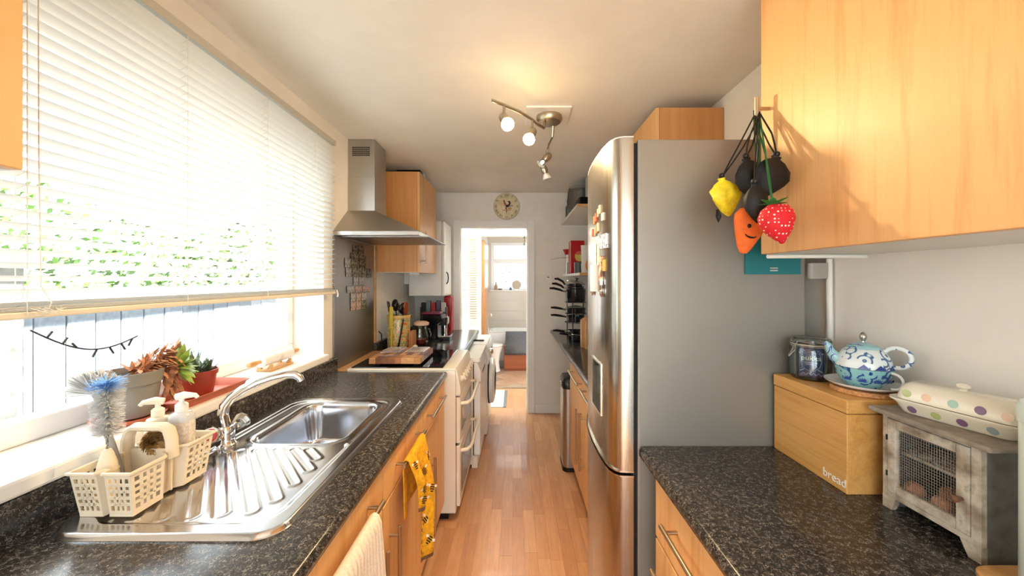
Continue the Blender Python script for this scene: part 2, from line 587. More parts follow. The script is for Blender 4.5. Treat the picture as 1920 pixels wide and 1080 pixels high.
# lobby and bathroom shell
struct(MB().box(.75, .87, 4.11, 4.88, 0, 2.5), 'wall_lobby_right', wall_paint)
lob = MB().box(-1.3, -1.18, 4.11, 4.88, 0, .5).box(-1.3, -1.18, 4.11, 4.88, 2.1, 2.5).box(-1.3, -1.18, 4.11, 4.2, .5, 2.1)
struct(lob, 'wall_lobby_left', wall_paint)
struct(MB().box(-1.34, 1.4, 4.11, 4.98, 2.42, 2.44), 'ceiling_lobby', translucent('roof_sheet', (240, 240, 236), .8, .5))
w = MB().box(-.52, -.45, 4.88, 4.98, 0, 2.42).box(.42, .87, 4.88, 4.98, 0, 2.42).box(-.45, .42, 4.88, 4.98, 2.02, 2.42)
w.box(-1.3, -1.02, 4.88, 4.98, 0, 2.42).box(-1.02, -.52, 4.88, 4.98, 2.08, 2.42)
struct(w, 'wall_lobby_back', wall_paint)
bath_paint = plain('bathroom_paint', (214, 206, 194), .6)
struct(MB().box(-.6, -.5, 4.98, 6.95, 0, 2.42), 'wall_bathroom_left', bath_paint)
struct(MB().box(1.2, 1.3, 4.98, 6.95, 0, 2.42), 'wall_bathroom_right', bath_paint)
struct(MB().box(-.6, 1.3, 4.98, 6.95, 2.42, 2.54), 'ceiling_bathroom', ceiling_paint)
wb = struct(MB().box(-.5, 1.2, 6.82, 6.95, 0, 1.25).box(-.5, 1.2, 6.82, 6.95, 2.13, 2.42).box(-.5, -.44, 6.82, 6.95, 1.25, 2.13).box(.62, 1.2, 6.82, 6.95, 1.25, 2.13), 'wall_bathroom_back', bath_paint)
wall_tile = plain('wall_tile', (208, 200, 188), .2)
tm = None
for i in range(5):
    for j in range(4):
        if tm is None:
            o = MB().box(0, .296, -.008, 0, 0, .186).build('tile', wall_tile, wb, 0, .002); tm = o.data
        else:
            o = bpy.data.objects.new('tile', tm); COL.objects.link(o); o.parent = wb
        o.location = (-.49 + i * .3, 6.82, .56 + j * .19 - .07)

# skirting on the far wall, door surround
struct(MB().box(.22, WR, WF - .016, WF, 0, .1), 'baseboard_back', white_gloss, bevel=.004)
tr = MB().box(DX0 - .065, DX0 + .01, WF - .018, WF, 0, DZ + .065).box(DX1 - .01, DX1 + .065, WF - .018, WF, 0, DZ + .065).box(DX0 + .01, DX1 - .01, WF - .018, WF, DZ - .01, DZ + .065)
tr.box(DX0, DX0 + .02, WF, 4.12, 0, DZ).box(DX1 - .02, DX1, WF, 4.12, 0, DZ).box(DX0 + .02, DX1 - .02, WF, 4.12, DZ - .02, DZ)
struct(tr, 'trim_2', white_gloss, bevel=.004)

# big kitchen window with sill
win = thing('window_1', None, None, (-1.27, 1.35, 1.0), kind='structure')
f = MB().box(-1.31, -1.25, .62, 2.08, 1.025, 1.085).box(-1.31, -1.25, .62, 2.08, 2.14, 2.2).box(-1.31, -1.25, .62, .68, 1.085, 2.14).box(-1.31, -1.25, 2.025, 2.08, 1.085, 2.14)
f.build('window_frame', upvc, win, 0, .006)
MB().box(-1.285, -1.279, .68, 2.025, 1.085, 2.14).build('pane', clear_glass, win, 0)
MB().box(-1.31, -1.045, .62, 2.08, .985, 1.025).build('window_sill', white_gloss, win, 0, .008)

# unseen glazed door behind the camera, added and widened for fill daylight
d = thing('fill_door', None, None, (0, -1.66, 0), kind='structure')
f = MB()
for a, b in ((-1.0, 0), (0, 1.0)):
    f.box(a, a + .07, -1.70, -1.64, 0, 2.2).box(b - .07, b, -1.70, -1.64, 0, 2.2).box(a + .07, b - .07, -1.70, -1.64, 0, .12).box(a + .07, b - .07, -1.70, -1.64, 2.12, 2.2)
    MB().box(a + .07, b - .07, -1.673, -1.667, .12, 2.12).build('pane', clear_glass, d, 0)
f.build('door_frame', upvc, d, 0, .005)

# glazed back door of the lobby with its blind
d = thing('door_2', None, None, (-.77, 4.93, 0), kind='structure')
f = MB().box(-1.02, -.93, 4.9, 4.96, 0, 2.08).box(-.6, -.52, 4.9, 4.96, 0, 2.08).box(-.93, -.6, 4.9, 4.96, 0, .85).box(-.93, -.6, 4.9, 4.96, 2.0, 2.08)
f.build('door_frame', upvc, d, 0, .005)
MB().box(-.93, -.6, 4.93, 4.936, .85, 2.0).build('pane', clear_glass, d, 0)
lb = thing('venetian_blind', 'narrow white venetian blind on the glazed back door beyond the doorway', 'blind', (-.72, 4.885, .9))
MB().box(-.98, -.5, 4.862, 4.888, 1.985, 2.01).build('head_rail', white_plastic, lb, 0)
MB().box(-.98, -.5, 4.866, 4.884, .89, .905).build('bottom_rail', white_plastic, lb, 0)
warm_slat = translucent('warm_slat', (226, 212, 190), .3)
sm = None
for i in range(34):
    if sm is None:
        o = MB().obox((0, 0, 0), (.478, .024, .0008), Matrix.Rotation(math.radians(-38), 3, 'X')).build('slat', warm_slat, lb, 0, local=True); sm = o.data
    else:
        o = bpy.data.objects.new('slat', sm); COL.objects.link(o); o.parent = lb
    o.location = (-.02, -.01, .03 + i * .0315)

# unseen lobby side window, added to brighten the lobby, and bathroom window
wd = thing('fill_window', None, None, (-1.24, 4.54, .5), kind='structure')
MB().box(-1.27, -1.2, 4.2, 4.26, .5, 2.1).box(-1.27, -1.2, 4.82, 4.88, .5, 2.1).box(-1.27, -1.2, 4.26, 4.82, .5, .56).box(-1.27, -1.2, 4.26, 4.82, 2.04, 2.1).build('window_frame', upvc, wd, 0, .005)
MB().box(-1.238, -1.232, 4.26, 4.82, .56, 2.04).build('pane', clear_glass, wd, 0)
wd = thing('window_3', None, None, (.09, 6.88, 1.25), kind='structure')
f = MB().box(-.44, -.38, 6.84, 6.9, 1.25, 2.13).box(.56, .62, 6.84, 6.9, 1.25, 2.13).box(-.38, .56, 6.84, 6.9, 2.07, 2.13).box(-.38, .56, 6.84, 6.9, 1.25, 1.28).box(-.38, .56, 6.84, 6.9, 1.74, 1.83)
f.build('window_frame', upvc, wd, 0, .005)
MB().box(-.38, .56, 6.868, 6.872, 1.83, 2.07).build('pane', clear_glass, wd, 0)
frost = translucent('frosted_film', (225, 232, 236), .75, .4)
pn = MB().box(-.38, .56, 6.866, 6.874, 1.28, 1.74).build('pane', frost, wd, 0)
fl_m = plain('film_flower', (150, 170, 186), .5)
fm = MB()
rr = random.Random(5)
for i in range(46):
    a = rr.random() * PI * 2; cx = -.34 + rr.random() * .86; cz = 1.3 + rr.random() * .36
    dx, dz = math.cos(a), math.sin(a); L = .02 + rr.random() * .025
    fm.add([(cx - dx * L, 6.864, cz - dz * L), (cx - dz * .009, 6.864, cz + dx * .009), (cx + dx * L, 6.864, cz + dz * L), (cx + dz * .009, 6.864, cz - dx * .009)], [(0, 1, 2, 3)])
fm.build('flower_print', fl_m, pn, 0)
MB().box(-.46, .64, 6.78, 6.83, 1.23, 1.25).build('window_sill', white_gloss, wd, 0, .004)

# bathroom door standing open
d = thing('door_3', None, None, (-.42, 4.95, 0), kind='structure')
MB().box(-.448, -.408, 4.99, 5.68, .01, 1.98).build('door_leaf', wood('door_wood', (196, 142, 88), (170, 116, 66), 'z'), d, 0, .003)
k = MB().cyl((-.408, 5.6, .9), (-.375, 5.6, .9), .008).ball((-.36, 5.6, .9), .024)
k.build('knob', chrome, d)
MB().box(-.47, -.449, 4.975, 5.0, 0, 2.02).build('door_lining', white_gloss, d, 0)

# ------------------------------------------------------------------ outside
grass = plain('yard_ground', (150, 148, 140), .9, var=.1)
struct(MB().box(-9, -1.4, -6, 14, -.4, -.3), 'ground', plain('yard_paving', (52, 52, 50), .9, var=.15))
struct(MB().box(-9, 9, -8, -1.8, -.4, -.3), 'ground_back', grass)
fence_mat = plain('fence_paint', (116, 122, 130), .8, var=.12, scale=30)
fn = thing('garden_fence', 'pale weathered board fence with a flat capping, seen through the kitchen window', 'fence', (-2.6, 2.4, -.3))
bm_ = None
for i in range(34):
    if bm_ is None:
        o = MB().box(-.012, .012, 0, .142, 0, 1.62).build('board', fence_mat, fn, 0, .003, local=True); bm_ = o.data
    else:
        o = bpy.data.objects.new('board', bm_); COL.objects.link(o); o.parent = fn; md = o.modifiers.new('bevel', 'BEVEL'); md.width = .003
    o.location = (random.uniform(-.004, .004), -1.6 + i * .148, 0)
MB().box(-2.66, -2.54, .75, 5.9, 1.32, 1.38).build('capping', fence_mat, fn, 0, .006)
MB().box(-2.66, -2.625, .8, 5.8, .9, .99).build('rail', fence_mat, fn, 0, .004)
pier = plain('pier_render', (120, 120, 118), .9, var=.25, scale=14)
pr = thing('gate_pier', 'grey rendered pier with a capping stone outside the window', 'pier', (-2.0, 1.3, -.3))
MB().box(-2.12, -1.9, 1.16, 1.43, -.3, 1.5).build('shaft', pier, pr, 0, .01)
MB().box(-2.15, -1.87, 1.13, 1.46, 1.5, 1.56).build('capping', pier, pr, 0, .01)
hedge_leaf = plain('hedge_leaf', (96, 122, 66), .6, var=.4, scale=3)
hm = MB(); rr = random.Random(11)
for i in range(9000):
    y = rr.uniform(-.5, 7.5); z = rr.uniform(.9, 2.0 + .12 * math.sin(y * 3) + .06 * math.sin(y * 7.3))
    xx = -3.35 + rr.uniform(-.28, .28) * (1 - .5 * max(0, z - 1.6))
    n_ = Vector((rr.gauss(0, 1), rr.gauss(0, 1), rr.gauss(0, 1))).normalized()
    u_ = n_.orthogonal().normalized() * .032; v_ = n_.cross(u_).normalized() * .02
    c_ = Vector((xx, y, z))
    hm.add([c_ - u_, c_ + v_, c_ + u_, c_ - v_], [(0, 1, 2, 3)])
solo(hm, 'hedge', hedge_leaf, 'leafy green hedge behind the garden fence', 'hedge', smooth=0, kind='stuff')
wire_m = plain('wire_black', (40, 36, 36), .6)
pts = []
for i in range(17):
    t_ = i / 16
    pts.append((-1.2873, .978 + .278 * t_, 1.31 - .058 * t_ - .048 * math.sin(PI * t_)))
wr = MB().tube(pts, .0022, 6)
for i in (2, 4, 6, 9, 11, 13, 15):
    p = Vector(pts[i]); s_ = 1 if i % 3 else -1
    wr.tube([p, p + Vector((0, .012 * s_, -.022 if i % 2 else .016))], .0028, 6)
solo(wr, 'fairy_light_string', wire_m, 'thin dark fairy light wire sagging across the outside of the window', 'fairy lights')

# ================================================================== FITTED KITCHEN, WINDOW SIDE
def worktop(name, label, x_back, x_front, y0, y1, mat, hole=None, upstand=None):
    s = 1 if x_front > x_back else -1
    t = thing(name, label, 'worktop', ((x_back + x_front) / 2, (y0 + y1) / 2, .86))
    r = .018
    prof = [(x_back, .86), (x_back, .90)]
    for i in range(7):
        a = PI / 2 * (1 - i / 6)
        prof.append((x_front - s * r + s * r * math.cos(a), .90 - r + r * math.sin(a)))
    prof += [(x_front, .872), (x_front - s * .008, .862), (x_front - s * .02, .86)]
    o = MB().prism(prof, 'y', y0, y1).build('slab', mat, t, 50)
    if hole:
        cut(o, MB().box(*hole, .8, 1.0))
    if upstand:
        MB().box(*upstand).build('upstand', mat, t, 0, .004)
    return t

worktop('worktop', 'long speckled dark grey worktop with the steel sink set into it', -1.045, -.40, -1.2, 2.18, laminate, (-.905, -.56, 1.19, 1.625), (-1.079, -1.046, -1.2, 2.18, .86, .984))
worktop('worktop', 'speckled dark worktop over the dishwasher and washing machine, carrying the coffee machine', -1.045, -.385, 2.80, 3.985, laminate, None, (-1.079, -1.046, 2.80, 3.985, .86, .96))
worktop('worktop', 'speckled dark worktop carrying the bread bin and the egg cabinet', 1.035, .405, -1.2, 1.198, laminate)
worktop('worktop', 'speckled dark worktop carrying the stacked saucepans', 1.035, .385, 1.815, 3.985, laminate)

def bar_handle(parent, p0, p1, out, r=.0065):
    """round bar with two stand-offs; out = vector from bar back to the front"""
    p0, p1, out = Vector(p0), Vector(p1), Vector(out)
    h = MB().cyl(p0, p1, r, n=12)
    for t in (.09, .91):
        q = p0.lerp(p1, t); h.cyl(q, q + out, r * .8, n=10)
    return h.build('handle', nickel, parent, 40, .001)

def base_unit(label, y0, y1, s, face, back, drawers=(), door=None, dm=None, group=None):
    """s = +1 front faces +x, -1 faces -x; face = x of the front surface"""
    t = thing('base_cabinet', label, 'cabinet', ((face + back) / 2, (y0 + y1) / 2, 0), group=group)
    fx = face - s * .018
    a, b = sorted((fx - s * .001, back))
    c = MB().box(a, b, y0, y0 + .016, .12, .859).box(a, b, y1 - .016, y1, .12, .859).box(a, b, y0 + .016, y1 - .016, .12, .136)
    bk = sorted((back, back + s * .008)); c.box(bk[0], bk[1], y0 + .016, y1 - .016, .136, .859)
    c.build('carcass', carcass_white, t, 0)
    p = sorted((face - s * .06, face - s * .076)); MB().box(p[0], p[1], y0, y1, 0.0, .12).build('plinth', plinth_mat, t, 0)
    q = sorted((fx, face)); g = .0018
    hx = face + s * .034
    for (z0, z1, hz, h0, h1) in drawers:
        o = MB().box(q[0], q[1], y0 + g, y1 - g, z0 + g, z1 - g).build('drawer_front', beech, t, 0, .002)
        bar_handle(o, (hx, h0, hz), (hx, h1, hz), (-s * .035, 0, 0))
    if door:
        z0, z1, hy, h0, h1 = door
        o = MB().box(q[0], q[1], y0 + g, y1 - g, z0 + g, z1 - g).build('door', beech, t, 0, .002)
        bar_handle(o, (hx, hy, h0), (hx, hy, h1), (-s * .035, 0, 0))
    return t
BK = -1.04
base_unit('beech base cabinet beside the cooker, with a bare drawer handle', 1.672, 2.172, 1, -.415, BK, [(.725, .858, .80, 1.71, 2.04)], (.13, .722, 1.765, .23, .59))
base_unit('beech base cabinet with the yellow tea towel over its drawer handle', 1.162, 1.668, 1, -.415, BK, [(.725, .858, .80, 1.26, 1.57)], (.13, .722, 1.22, .27, .63))
base_unit('beech base cabinet with the cream ribbed towel over its drawer handle', .658, 1.158, 1, -.415, BK, [(.725, .858, .80, .74, 1.07)], (.13, .722, 1.105, .27, .63))
base_unit('beech base cabinet under the near end of the sink worktop', .154, .654, 1, -.415, BK, [(.725, .858, .80, .24, .56)], (.13, .722, .2, .27, .63))
base_unit('beech base cabinet under the wall cabinet by the window', -.35, .15, 1, -.415, BK, [(.725, .858, .80, -.26, .06)], (.13, .722, .1, .27, .63))

# ------------------------------------------------------------------ sink
def sd_rr(x, y, cx, cy, hx, hy, r):
    qx, qy = abs(x - cx) - hx + r, abs(y - cy) - hy + r
    return math.hypot(max(qx, 0), max(qy, 0)) + min(max(qx, qy), 0) - r
def sd_seg(x, y, a, b):
    px, py = x - a[0], y - a[1]; bx, by = b[0] - a[0], b[1] - a[1]
    h = max(0, min(1, (px * bx + py * by) / (bx * bx + by * by)))
    return math.hypot(px - bx * h, py - by * h)
def sst(a, b, x):
    t = max(0, min(1, (x - a) / (b - a))); return t * t * (3 - 2 * t)
SX0, SX1, SY0, SY1 = -1.0, -.495, .765, 1.665
grooves = [((-.655, 1.165), (-.60, 1.11)), ((-.70, 1.165), (-.585, 1.045)), ((-.755, 1.165), (-.585, .975)), ((-.81, 1.165), (-.588, .905)), ((-.862, 1.16), (-.615, .86)),
           ((-.90, 1.13), (-.675, .85)), ((-.925, 1.08), (-.735, .84)), ((-.94, 1.02), (-.80, .835)), ((-.945, .95), (-.86, .835))]
def sink_h(x, y):
    d0 = sd_rr(x, y, (SX0 + SX1) / 2, (SY0 + SY1) / 2, (SX1 - SX0) / 2, (SY1 - SY0) / 2, .06)
    z = .9115 - .011 * sst(-.008, 0, d0)
    d1 = sd_rr(x, y, -.745, 1.215, .215, .415, .07)
    z -= .007 * sst(0, .018, -d1)
    if y < 1.21:
        for a, b in grooves:
            d = sd_seg(x, y, a, b) - .0135
            if abs(d) < .012: z += .0024 * math.exp(-(d / .0042) ** 2)
    d2 = sd_rr(x, y, -.733, 1.408, .152, .195, .06)
    z += .004 * math.exp(-((d2 - .012) / .008) ** 2)
    z -= .15 * sst(0, .03, -d2) if d2 < 0 else 0
    z -= .01 * max(0, 1 - math.hypot(x + .735, y - 1.42) / .2) if d2 < -.03 else 0
    return z
NX, NY = 150, 270
vs_ = []
for j in range(NY + 1):
    for i in range(NX + 1):
        x = SX0 + (SX1 - SX0) * i / NX; y = SY0 + (SY1 - SY0) * j / NY
        r = .06
        ccx = min(max(x, SX0 + r), SX1 - r); ccy = min(max(y, SY0 + r), SY1 - r)
        dd = math.hypot(x - ccx, y - ccy)
        if dd > r:
            x, y = ccx + (x - ccx) * r / dd, ccy + (y - ccy) * r / dd
        vs_.append((x, y, sink_h(x, y)))
fs_ = [(j * (NX + 1) + i, j * (NX + 1) + i + 1, (j + 1) * (NX + 1) + i + 1, (j + 1) * (NX + 1) + i) for j in range(NY) for i in range(NX)]
sk = thing('kitchen_sink', 'stainless steel inset sink with one bowl and a ridged drainer', 'sink', (-.745, 1.2, .75))
MB().add(vs_, fs_).build('sink_top', sink_steel, sk, 60)
MB().lathe([(0, .7445), (.03, .7445), (.036, .7475), (.04, .7465)], (-.735, 1.42, 0), 24).build('waste', chrome, sk)
MB().lathe([(0, .9105), (.014, .911), (.0175, .9085), (.0175, .903)], (-.537, 1.2, 0), 24).build('waste_control_knob', chrome, sk)

# ------------------------------------------------------------------ tap
tp = thing('mixer_tap', 'chrome mixer tap with a swan neck spout over the sink', 'tap', (-.945, 1.205, .905))
MB().lathe([(0, .902), (.032, .902), (.032, .908), (.026, .914), (.024, .93), (.026, .955), (.02, .966), (0, .97)], (-.945, 1.205, 0), 28).build('body', chrome, tp)
sp = [(-.945, 1.205, .955), (-.955, 1.203, 1.0), (-.952, 1.208, 1.03), (-.935, 1.216, 1.056), (-.905, 1.228, 1.079), (-.87, 1.242, 1.097), (-.83, 1.257, 1.11), (-.79, 1.272, 1.117), (-.765, 1.281, 1.114), (-.752, 1.286, 1.102), (-.748, 1.2875, 1.09)]
MB().tube(sp, [.017, .0165, .016, .0155, .015, .0145, .014, .0135, .0135, .013, .0125], 16).build('spout', chrome, tp)
ring_red = plain('tap_red', (190, 50, 60), .3)
ring_blue = plain('tap_blue', (60, 90, 170), .3)
for sgn, col in ((-1, ring_red), (1, ring_blue)):
    d = Vector((.1, .8 * sgn, .35)).normalized(); R = basis(d)
    c0 = Vector((-.945, 1.205 + sgn * .018, .94))
    h = MB().lathe([(.012, 0), (.012, .018), (.017, .022), (.0265, .052), (.0265, .057), (.024, .06), (0, .06)], c0, 8, R).build('handle', chrome, tp, 25)
    MB().lathe([(0, .0612), (.012, .0612), (.014, .0618), (.0195, .0618), (.0205, .0605), (.0205, .0595)], c0, 20, R).build('temperature_disc', col, h)
    MB().ball(c0 + d * .0605, .007, .007, .003, 12, R).build('disc_centre', chrome, h)

# ------------------------------------------------------------------ towels
def towel(name, label, x_bar, y0, y1, z_bar, front, back, mats, fold=.006, nf=3.0, lean=0.0, out=.01, rib=0, ny=36):
    """cloth over a bar that runs along y; front(t) and back(t) give hem heights along the bar"""
    t = thing(name, label, 'towel', (x_bar, (y0 + y1) / 2, z_bar - .4))
    nv = 30; rb = .0115
    def pt(u, v):
        y = y0 + (y1 - y0) * u
        if v < .35:                      # behind the bar
            k = 1 - v / .35; x = x_bar - rb; z = z_bar - k * (z_bar - back(u)); w = k
            x += .006 * math.sin(u * nf * 6.28 + 1) * w
            x = max(x, x_bar - .026)
        elif v < .45:
            a = PI * (1 - (v - .35) / .1); x = x_bar + rb * math.cos(a); z = z_bar + rb * math.sin(a)
        else:
            k = (v - .45) / .55; x = x_bar + rb; z = z_bar - k * (z_bar - front(u))
            x += fold * (math.sin(u * nf * 6.28) + .5) * min(1, k * 2.2) + out * math.sin(min(1, k * 1.6) * PI / 2) * (.4 + .6 * u)
            y += lean * k * (u - .3)
            if rib: x += rib * abs(math.sin(u * 42))
        return Vector((x, y, z))
    vs = [pt(i / ny, j / nv) for j in range(nv + 1) for i in range(ny + 1)]
    fs = [(j * (ny + 1) + i, j * (ny + 1) + i + 1, (j + 1) * (ny + 1) + i + 1, (j + 1) * (ny + 1) + i) for j in range(nv) for i in range(ny)]
    o = MB().add(vs, fs).build('cloth', mats, t, 80)
    md = o.modifiers.new('thick', 'SOLIDIFY'); md.thickness = .0035; md.offset = 0
    return t, o, pt
yellow = plain('towel_yellow', (222, 160, 22), .9, var=.12, scale=60, bmp=.3)
def fhem(u): return .36 if u > .42 else (.6 if u < .3 else .6 - (u - .3) / .12 * .24)
tw, cl, ptf = towel('tea_towel', 'mustard yellow tea towel printed with bees, over a drawer handle', -.38, 1.29, 1.515, .80, lambda u: .62 - .215 * sst(.3, .42, u) + .06 * sst(.75, 1, u), lambda u: .6 + .04 * u, yellow, fold=.014, nf=1.6, lean=-.12, out=.04)
bee_b = plain('bee_black', (40, 30, 24), .8); bee_w = plain('bee_white', (235, 225, 205), .8); bee_f = plain('fringe_brown', (110, 80, 50), .9)
bees = MB(); rr = random.Random(2)
def surf(u, v):
    p = ptf(u, v); e = 1e-3
    a = (ptf(min(1, u + e), v) - ptf(max(0, u - e), v)).normalized(); b = (ptf(u, v + e) - ptf(u, v - e)).normalized()
    n_ = a.cross(b); n_ = n_ if n_.x > 0 else -n_
    return p + n_ * .0032, a, b
for (u, v, ang) in ((.12, .52, .2), (.14, .80, 0), (.12, .92, .4), (.45, .55, .3), (.60, .58, -.4), (.86, .54, .8), (.50, .70, .1), (.72, .68, .5), (.88, .72, .3), (.55, .82, 1.0), (.82, .84, .9), (.65, .93, .8)):
    c, a, b = surf(u, v); ca, sa = math.cos(ang), math.sin(ang)
    A = a * ca + b * sa; B = b * ca - a * sa
    bee = MB()
    for k in range(4):
        w = (.008, .012, .0115, .007)[k]; q = c + B * (k - 1.5) * .0075
        bee.add([q - A * w - B * .0022, q + A * w - B * .0022, q + A * w + B * .0022, q - A * w + B * .0022], [(0, 1, 2, 3)], 0)
    for sg in (-1, 1):
        q = c + A * sg * .018 - B * .008
        bee.add([q - A * .009, q - B * .006, q + A * .009, q + B * .006], [(0, 1, 2, 3)], 1)
        q2 = c - B * .012
        bee.add([q2, q2 + A * sg * .006 - B * .008, q2 + A * sg * .0075 - B * .008], [(0, 1, 2)], 0)
    bee.build('bee_print', [bee_b, bee_w], cl, 0)
for i in range(26):
    c, a, b = surf(rr.random(), .5 + rr.random() * .48)
    bees.add([c - a * .002, c - b * .002, c + a * .002, c + b * .002], [(0, 1, 2, 3)], 0)
bees.build('dot_print', bee_b, cl, 0)['kind'] = 'stuff'
fr = MB()
for i in range(60):
    c = ptf(i / 59, 1.0); fr.tube([c, c + Vector((0, 0, -.014))], .0014, 5)
fr.build('fringe', bee_f, cl, 0)['kind'] = 'stuff'
cream_cloth = plain('towel_cream', (232, 218, 200), .95, var=.05, scale=200, bmp=.4)
towel('hand_towel', 'cream ribbed hand towel over a drawer handle', -.38, .76, 1.0, .80, lambda u: .36, lambda u: .45, cream_cloth, fold=.004, nf=1.2, rib=.006, ny=90)

# ------------------------------------------------------------------ cooker
ck = thing('cooker', 'freestanding cream electric cooker with black glass hob and double oven', 'cooker', (-.68, 2.49, 0))
Y0, Y1 = 2.192, 2.788
MB().box(-1.0, -.352, Y0, Y1, .05, .90).build('body', beige_enamel, ck, 0, .004)
MB().box(-.98, -.40, Y0 + .03, Y1 - .03, 0, .05).build('feet_plinth', black_plastic, ck, 0)
MB().box(-1.0, -.352, Y0, Y1, .9005, .912).build('hob_surround', beige_enamel, ck, 0, .003)
fr_ = [(-.351, .75), (-.33, .75), (-.322, .76), (-.325, .80), (-.337, .87), (-.344, .9), (-.351, .91)]
MB().prism(fr_, 'y', Y0, Y1).build('control_panel', beige_enamel, ck, 40, .003)
MB().box(-.985, -.43, Y0 + .02, Y1 - .02, .912, .918).build('hob_glass', black_glass, ck, 0, .003)
hob_ring = plain('hob_ring', (60, 58, 58), .2)
for cx, cy, r in ((-.60, 2.34, .09), (-.60, 2.64, .075), (-.84, 2.34, .075), (-.84, 2.64, .09)):
    MB().lathe([(r - .004, .9183), (r, .9183)], (cx, cy, 0), 40).build('cooking_ring', hob_ring, ck)
for i in range(6):
    y = Y0 + .09 + i * .083; c0 = Vector((-.338, y, .83)); R = basis((.955, 0, .3))
    kb = MB().lathe([(.020, 0), (.019, .012), (.015, .014), (.014, .026), (0, .027)], c0, 20, R).build('control_knob', beige_enamel, ck)
    MB().obox(c0 + R @ Vector((0, 0, .029)), (.007, .03, .012), R).build('grip', beige_enamel, kb, 0, .002)
for nm, z0, z1, hz in (('top_oven_door', .465, .742, .69), ('main_oven_door', .09, .452, .405)):
    o = MB().box(-.35, -.326, Y0 + .004, Y1 - .004, z0, z1).build(nm, beige_enamel, ck, 0, .006)
    MB().box(-.3265, -.324, Y0 + .07, Y1 - .07, z0 + .05, z1 - .08).build('oven_window', oven_glass, o, 0, .001)
    pts = [(-.328, Y0 + .05, hz), (-.29, Y0 + .055, hz + .004), (-.272, Y0 + .09, hz + .006)] + [(-.268, Y0 + .15 + i * .06, hz + .006) for i in range(6)] + [(-.272, Y1 - .09, hz + .006), (-.29, Y1 - .055, hz + .004), (-.328, Y1 - .05, hz)]
    MB().tube(pts, .011, 12).build('handle', beige_enamel, o)
MB().box(-.353, -.350, Y0 + .002, Y1 - .002, .45, .467).build('door_gap', dark_cavity, ck, 0)
solo(MB().box(-1.068, -1.002, 2.19, 2.79, .86, .905), 'filler_strip', light_wood, 'pale wooden strip filling the gap between the hob and the steel splashback', 'strip', bevel=.002)
sb = thing('splashback', 'brushed steel splashback sheet on the wall behind the cooker', 'splashback', (-1.075, 2.49, .9))
MB().box(-1.0795, -1.07, 2.18, 2.80, .907, 1.702).build('sheet', splash_steel, sb, 0, .001)
MB().box(-1.0795, -1.062, 2.80, 2.83, .962, 1.702).build('edge_strip', light_wood, sb, 0, .002)

# photo magnets on the splashback (two clusters of small prints)
ph = [patterned('photo_dark', [(.35, (30, 28, 24)), (.5, (74, 66, 54)), (.68, (170, 166, 156))], 70, detail=3),
      patterned('photo_green', [(.35, (46, 50, 32)), (.5, (104, 106, 74)), (.68, (180, 178, 166))], 70, detail=3),
      patterned('photo_pale', [(.3, (120, 120, 128)), (.55, (176, 176, 178)), (.7, (206, 204, 200))], 60, detail=3),
      patterned('photo_pink', [(.3, (140, 96, 88)), (.5, (190, 158, 144)), (.7, (206, 192, 182))], 60, detail=3)]
mag = [(661, 671, 460, 477, 0), (672, 682, 460, 477, 0), (657, 663, 474, 487, 0), (663.5, 672, 476, 490, 1), (673, 686, 478, 491, 0),
       (646, 657, 484, 502, 2), (657.5, 673, 489, 502, 1), (673.5, 686, 490, 504, 0), (648, 659, 502, 519, 2), (659.5, 678, 502, 519, 1), (678.5, 687, 503, 520, 1), (687.5, 696, 504, 521, 0),
       (662, 672, 519, 535, 2), (672.5, 682, 519, 534, 2), (650, 665, 536, 549, 2), (665.5, 679, 536, 548, 3), (679.5, 693, 536, 547, 3),
       (657, 667, 549, 565, 2), (667.5, 677, 549, 564, 3), (677.5, 687, 548, 563, 2), (657, 667, 565, 582, 3), (667.5, 677, 564, 581, 3), (677.5, 687, 563, 580, 1)]
words = ['dark', 'green landscape', 'pale', 'pinkish']
ordn = ['first', 'second', 'third', 'fourth']
rows = []
for rn, cnt in (('the topmost row', 2), ('the second row', 3), ('the third row', 3), ('the fourth row', 4), ('the fifth row', 2), ('the sixth row', 3), ('the seventh row', 3), ('the bottom row', 3)):
    rows += [(rn, ordn[q]) for q in range(cnt)]
for i, (a, b, c, d_, k) in enumerate(mag):
    ya, za = on_x(a, (c + d_) / 2, -1.068); yb, zb = on_x(b, (c + d_) / 2, -1.068)
    hz = (d_ - c) * (ya + yb) / 2 / F / 2; zc = (za + zb) / 2
    m_ = thing('photo_magnet', '%s photo magnet in %s of the splashback photos, %s from the sink' % (words[k], rows[i][0], rows[i][1]), 'magnet', (-1.068, (ya + yb) / 2, zc), group='photo magnets on the splashback')
    MB().box(-1.0698, -1.0665, ya + .001, yb - .001, zc - hz + .001, zc + hz - .001).build('backing', black_rubber, m_, 0)
    MB().box(-1.0665, -1.0655, ya + .002, yb - .002, zc - hz + .002, zc + hz - .002).build('print', ph[k], m_, 0)

# ------------------------------------------------------------------ extractor hood
hd = thing('extractor_hood', 'brushed steel chimney extractor hood above the cooker', 'extractor hood', (-.85, 2.5, 1.7))
HY0, HY1, HX = 2.185, 2.82, -.57
MB().box(-1.0795, HX, HY0, HY1, 1.708, 1.734).build('rim', hood_steel, hd, 0, .002)
q = [(-1.0795, HY0, 1.7345), (HX, HY0, 1.7345), (HX, HY1, 1.7345), (-1.0795, HY1, 1.7345), (-1.0795, 2.375, 1.888), (-.90, 2.375, 1.888), (-.90, 2.60, 1.888), (-1.0795, 2.60, 1.888)]
MB().hexa(q).build('canopy', hood_steel, hd, 0, .002)
MB().box(-1.0795, -.905, 2.38, 2.595, 1.8885, 2.11).build('lower_chimney', hood_steel, hd, 0, .002)
ch = MB().box(-1.0795, -.908, 2.383, 2.592, 2.1105, CEIL - .001).build('upper_chimney', hood_steel, hd, 0, .002)
vg = MB()
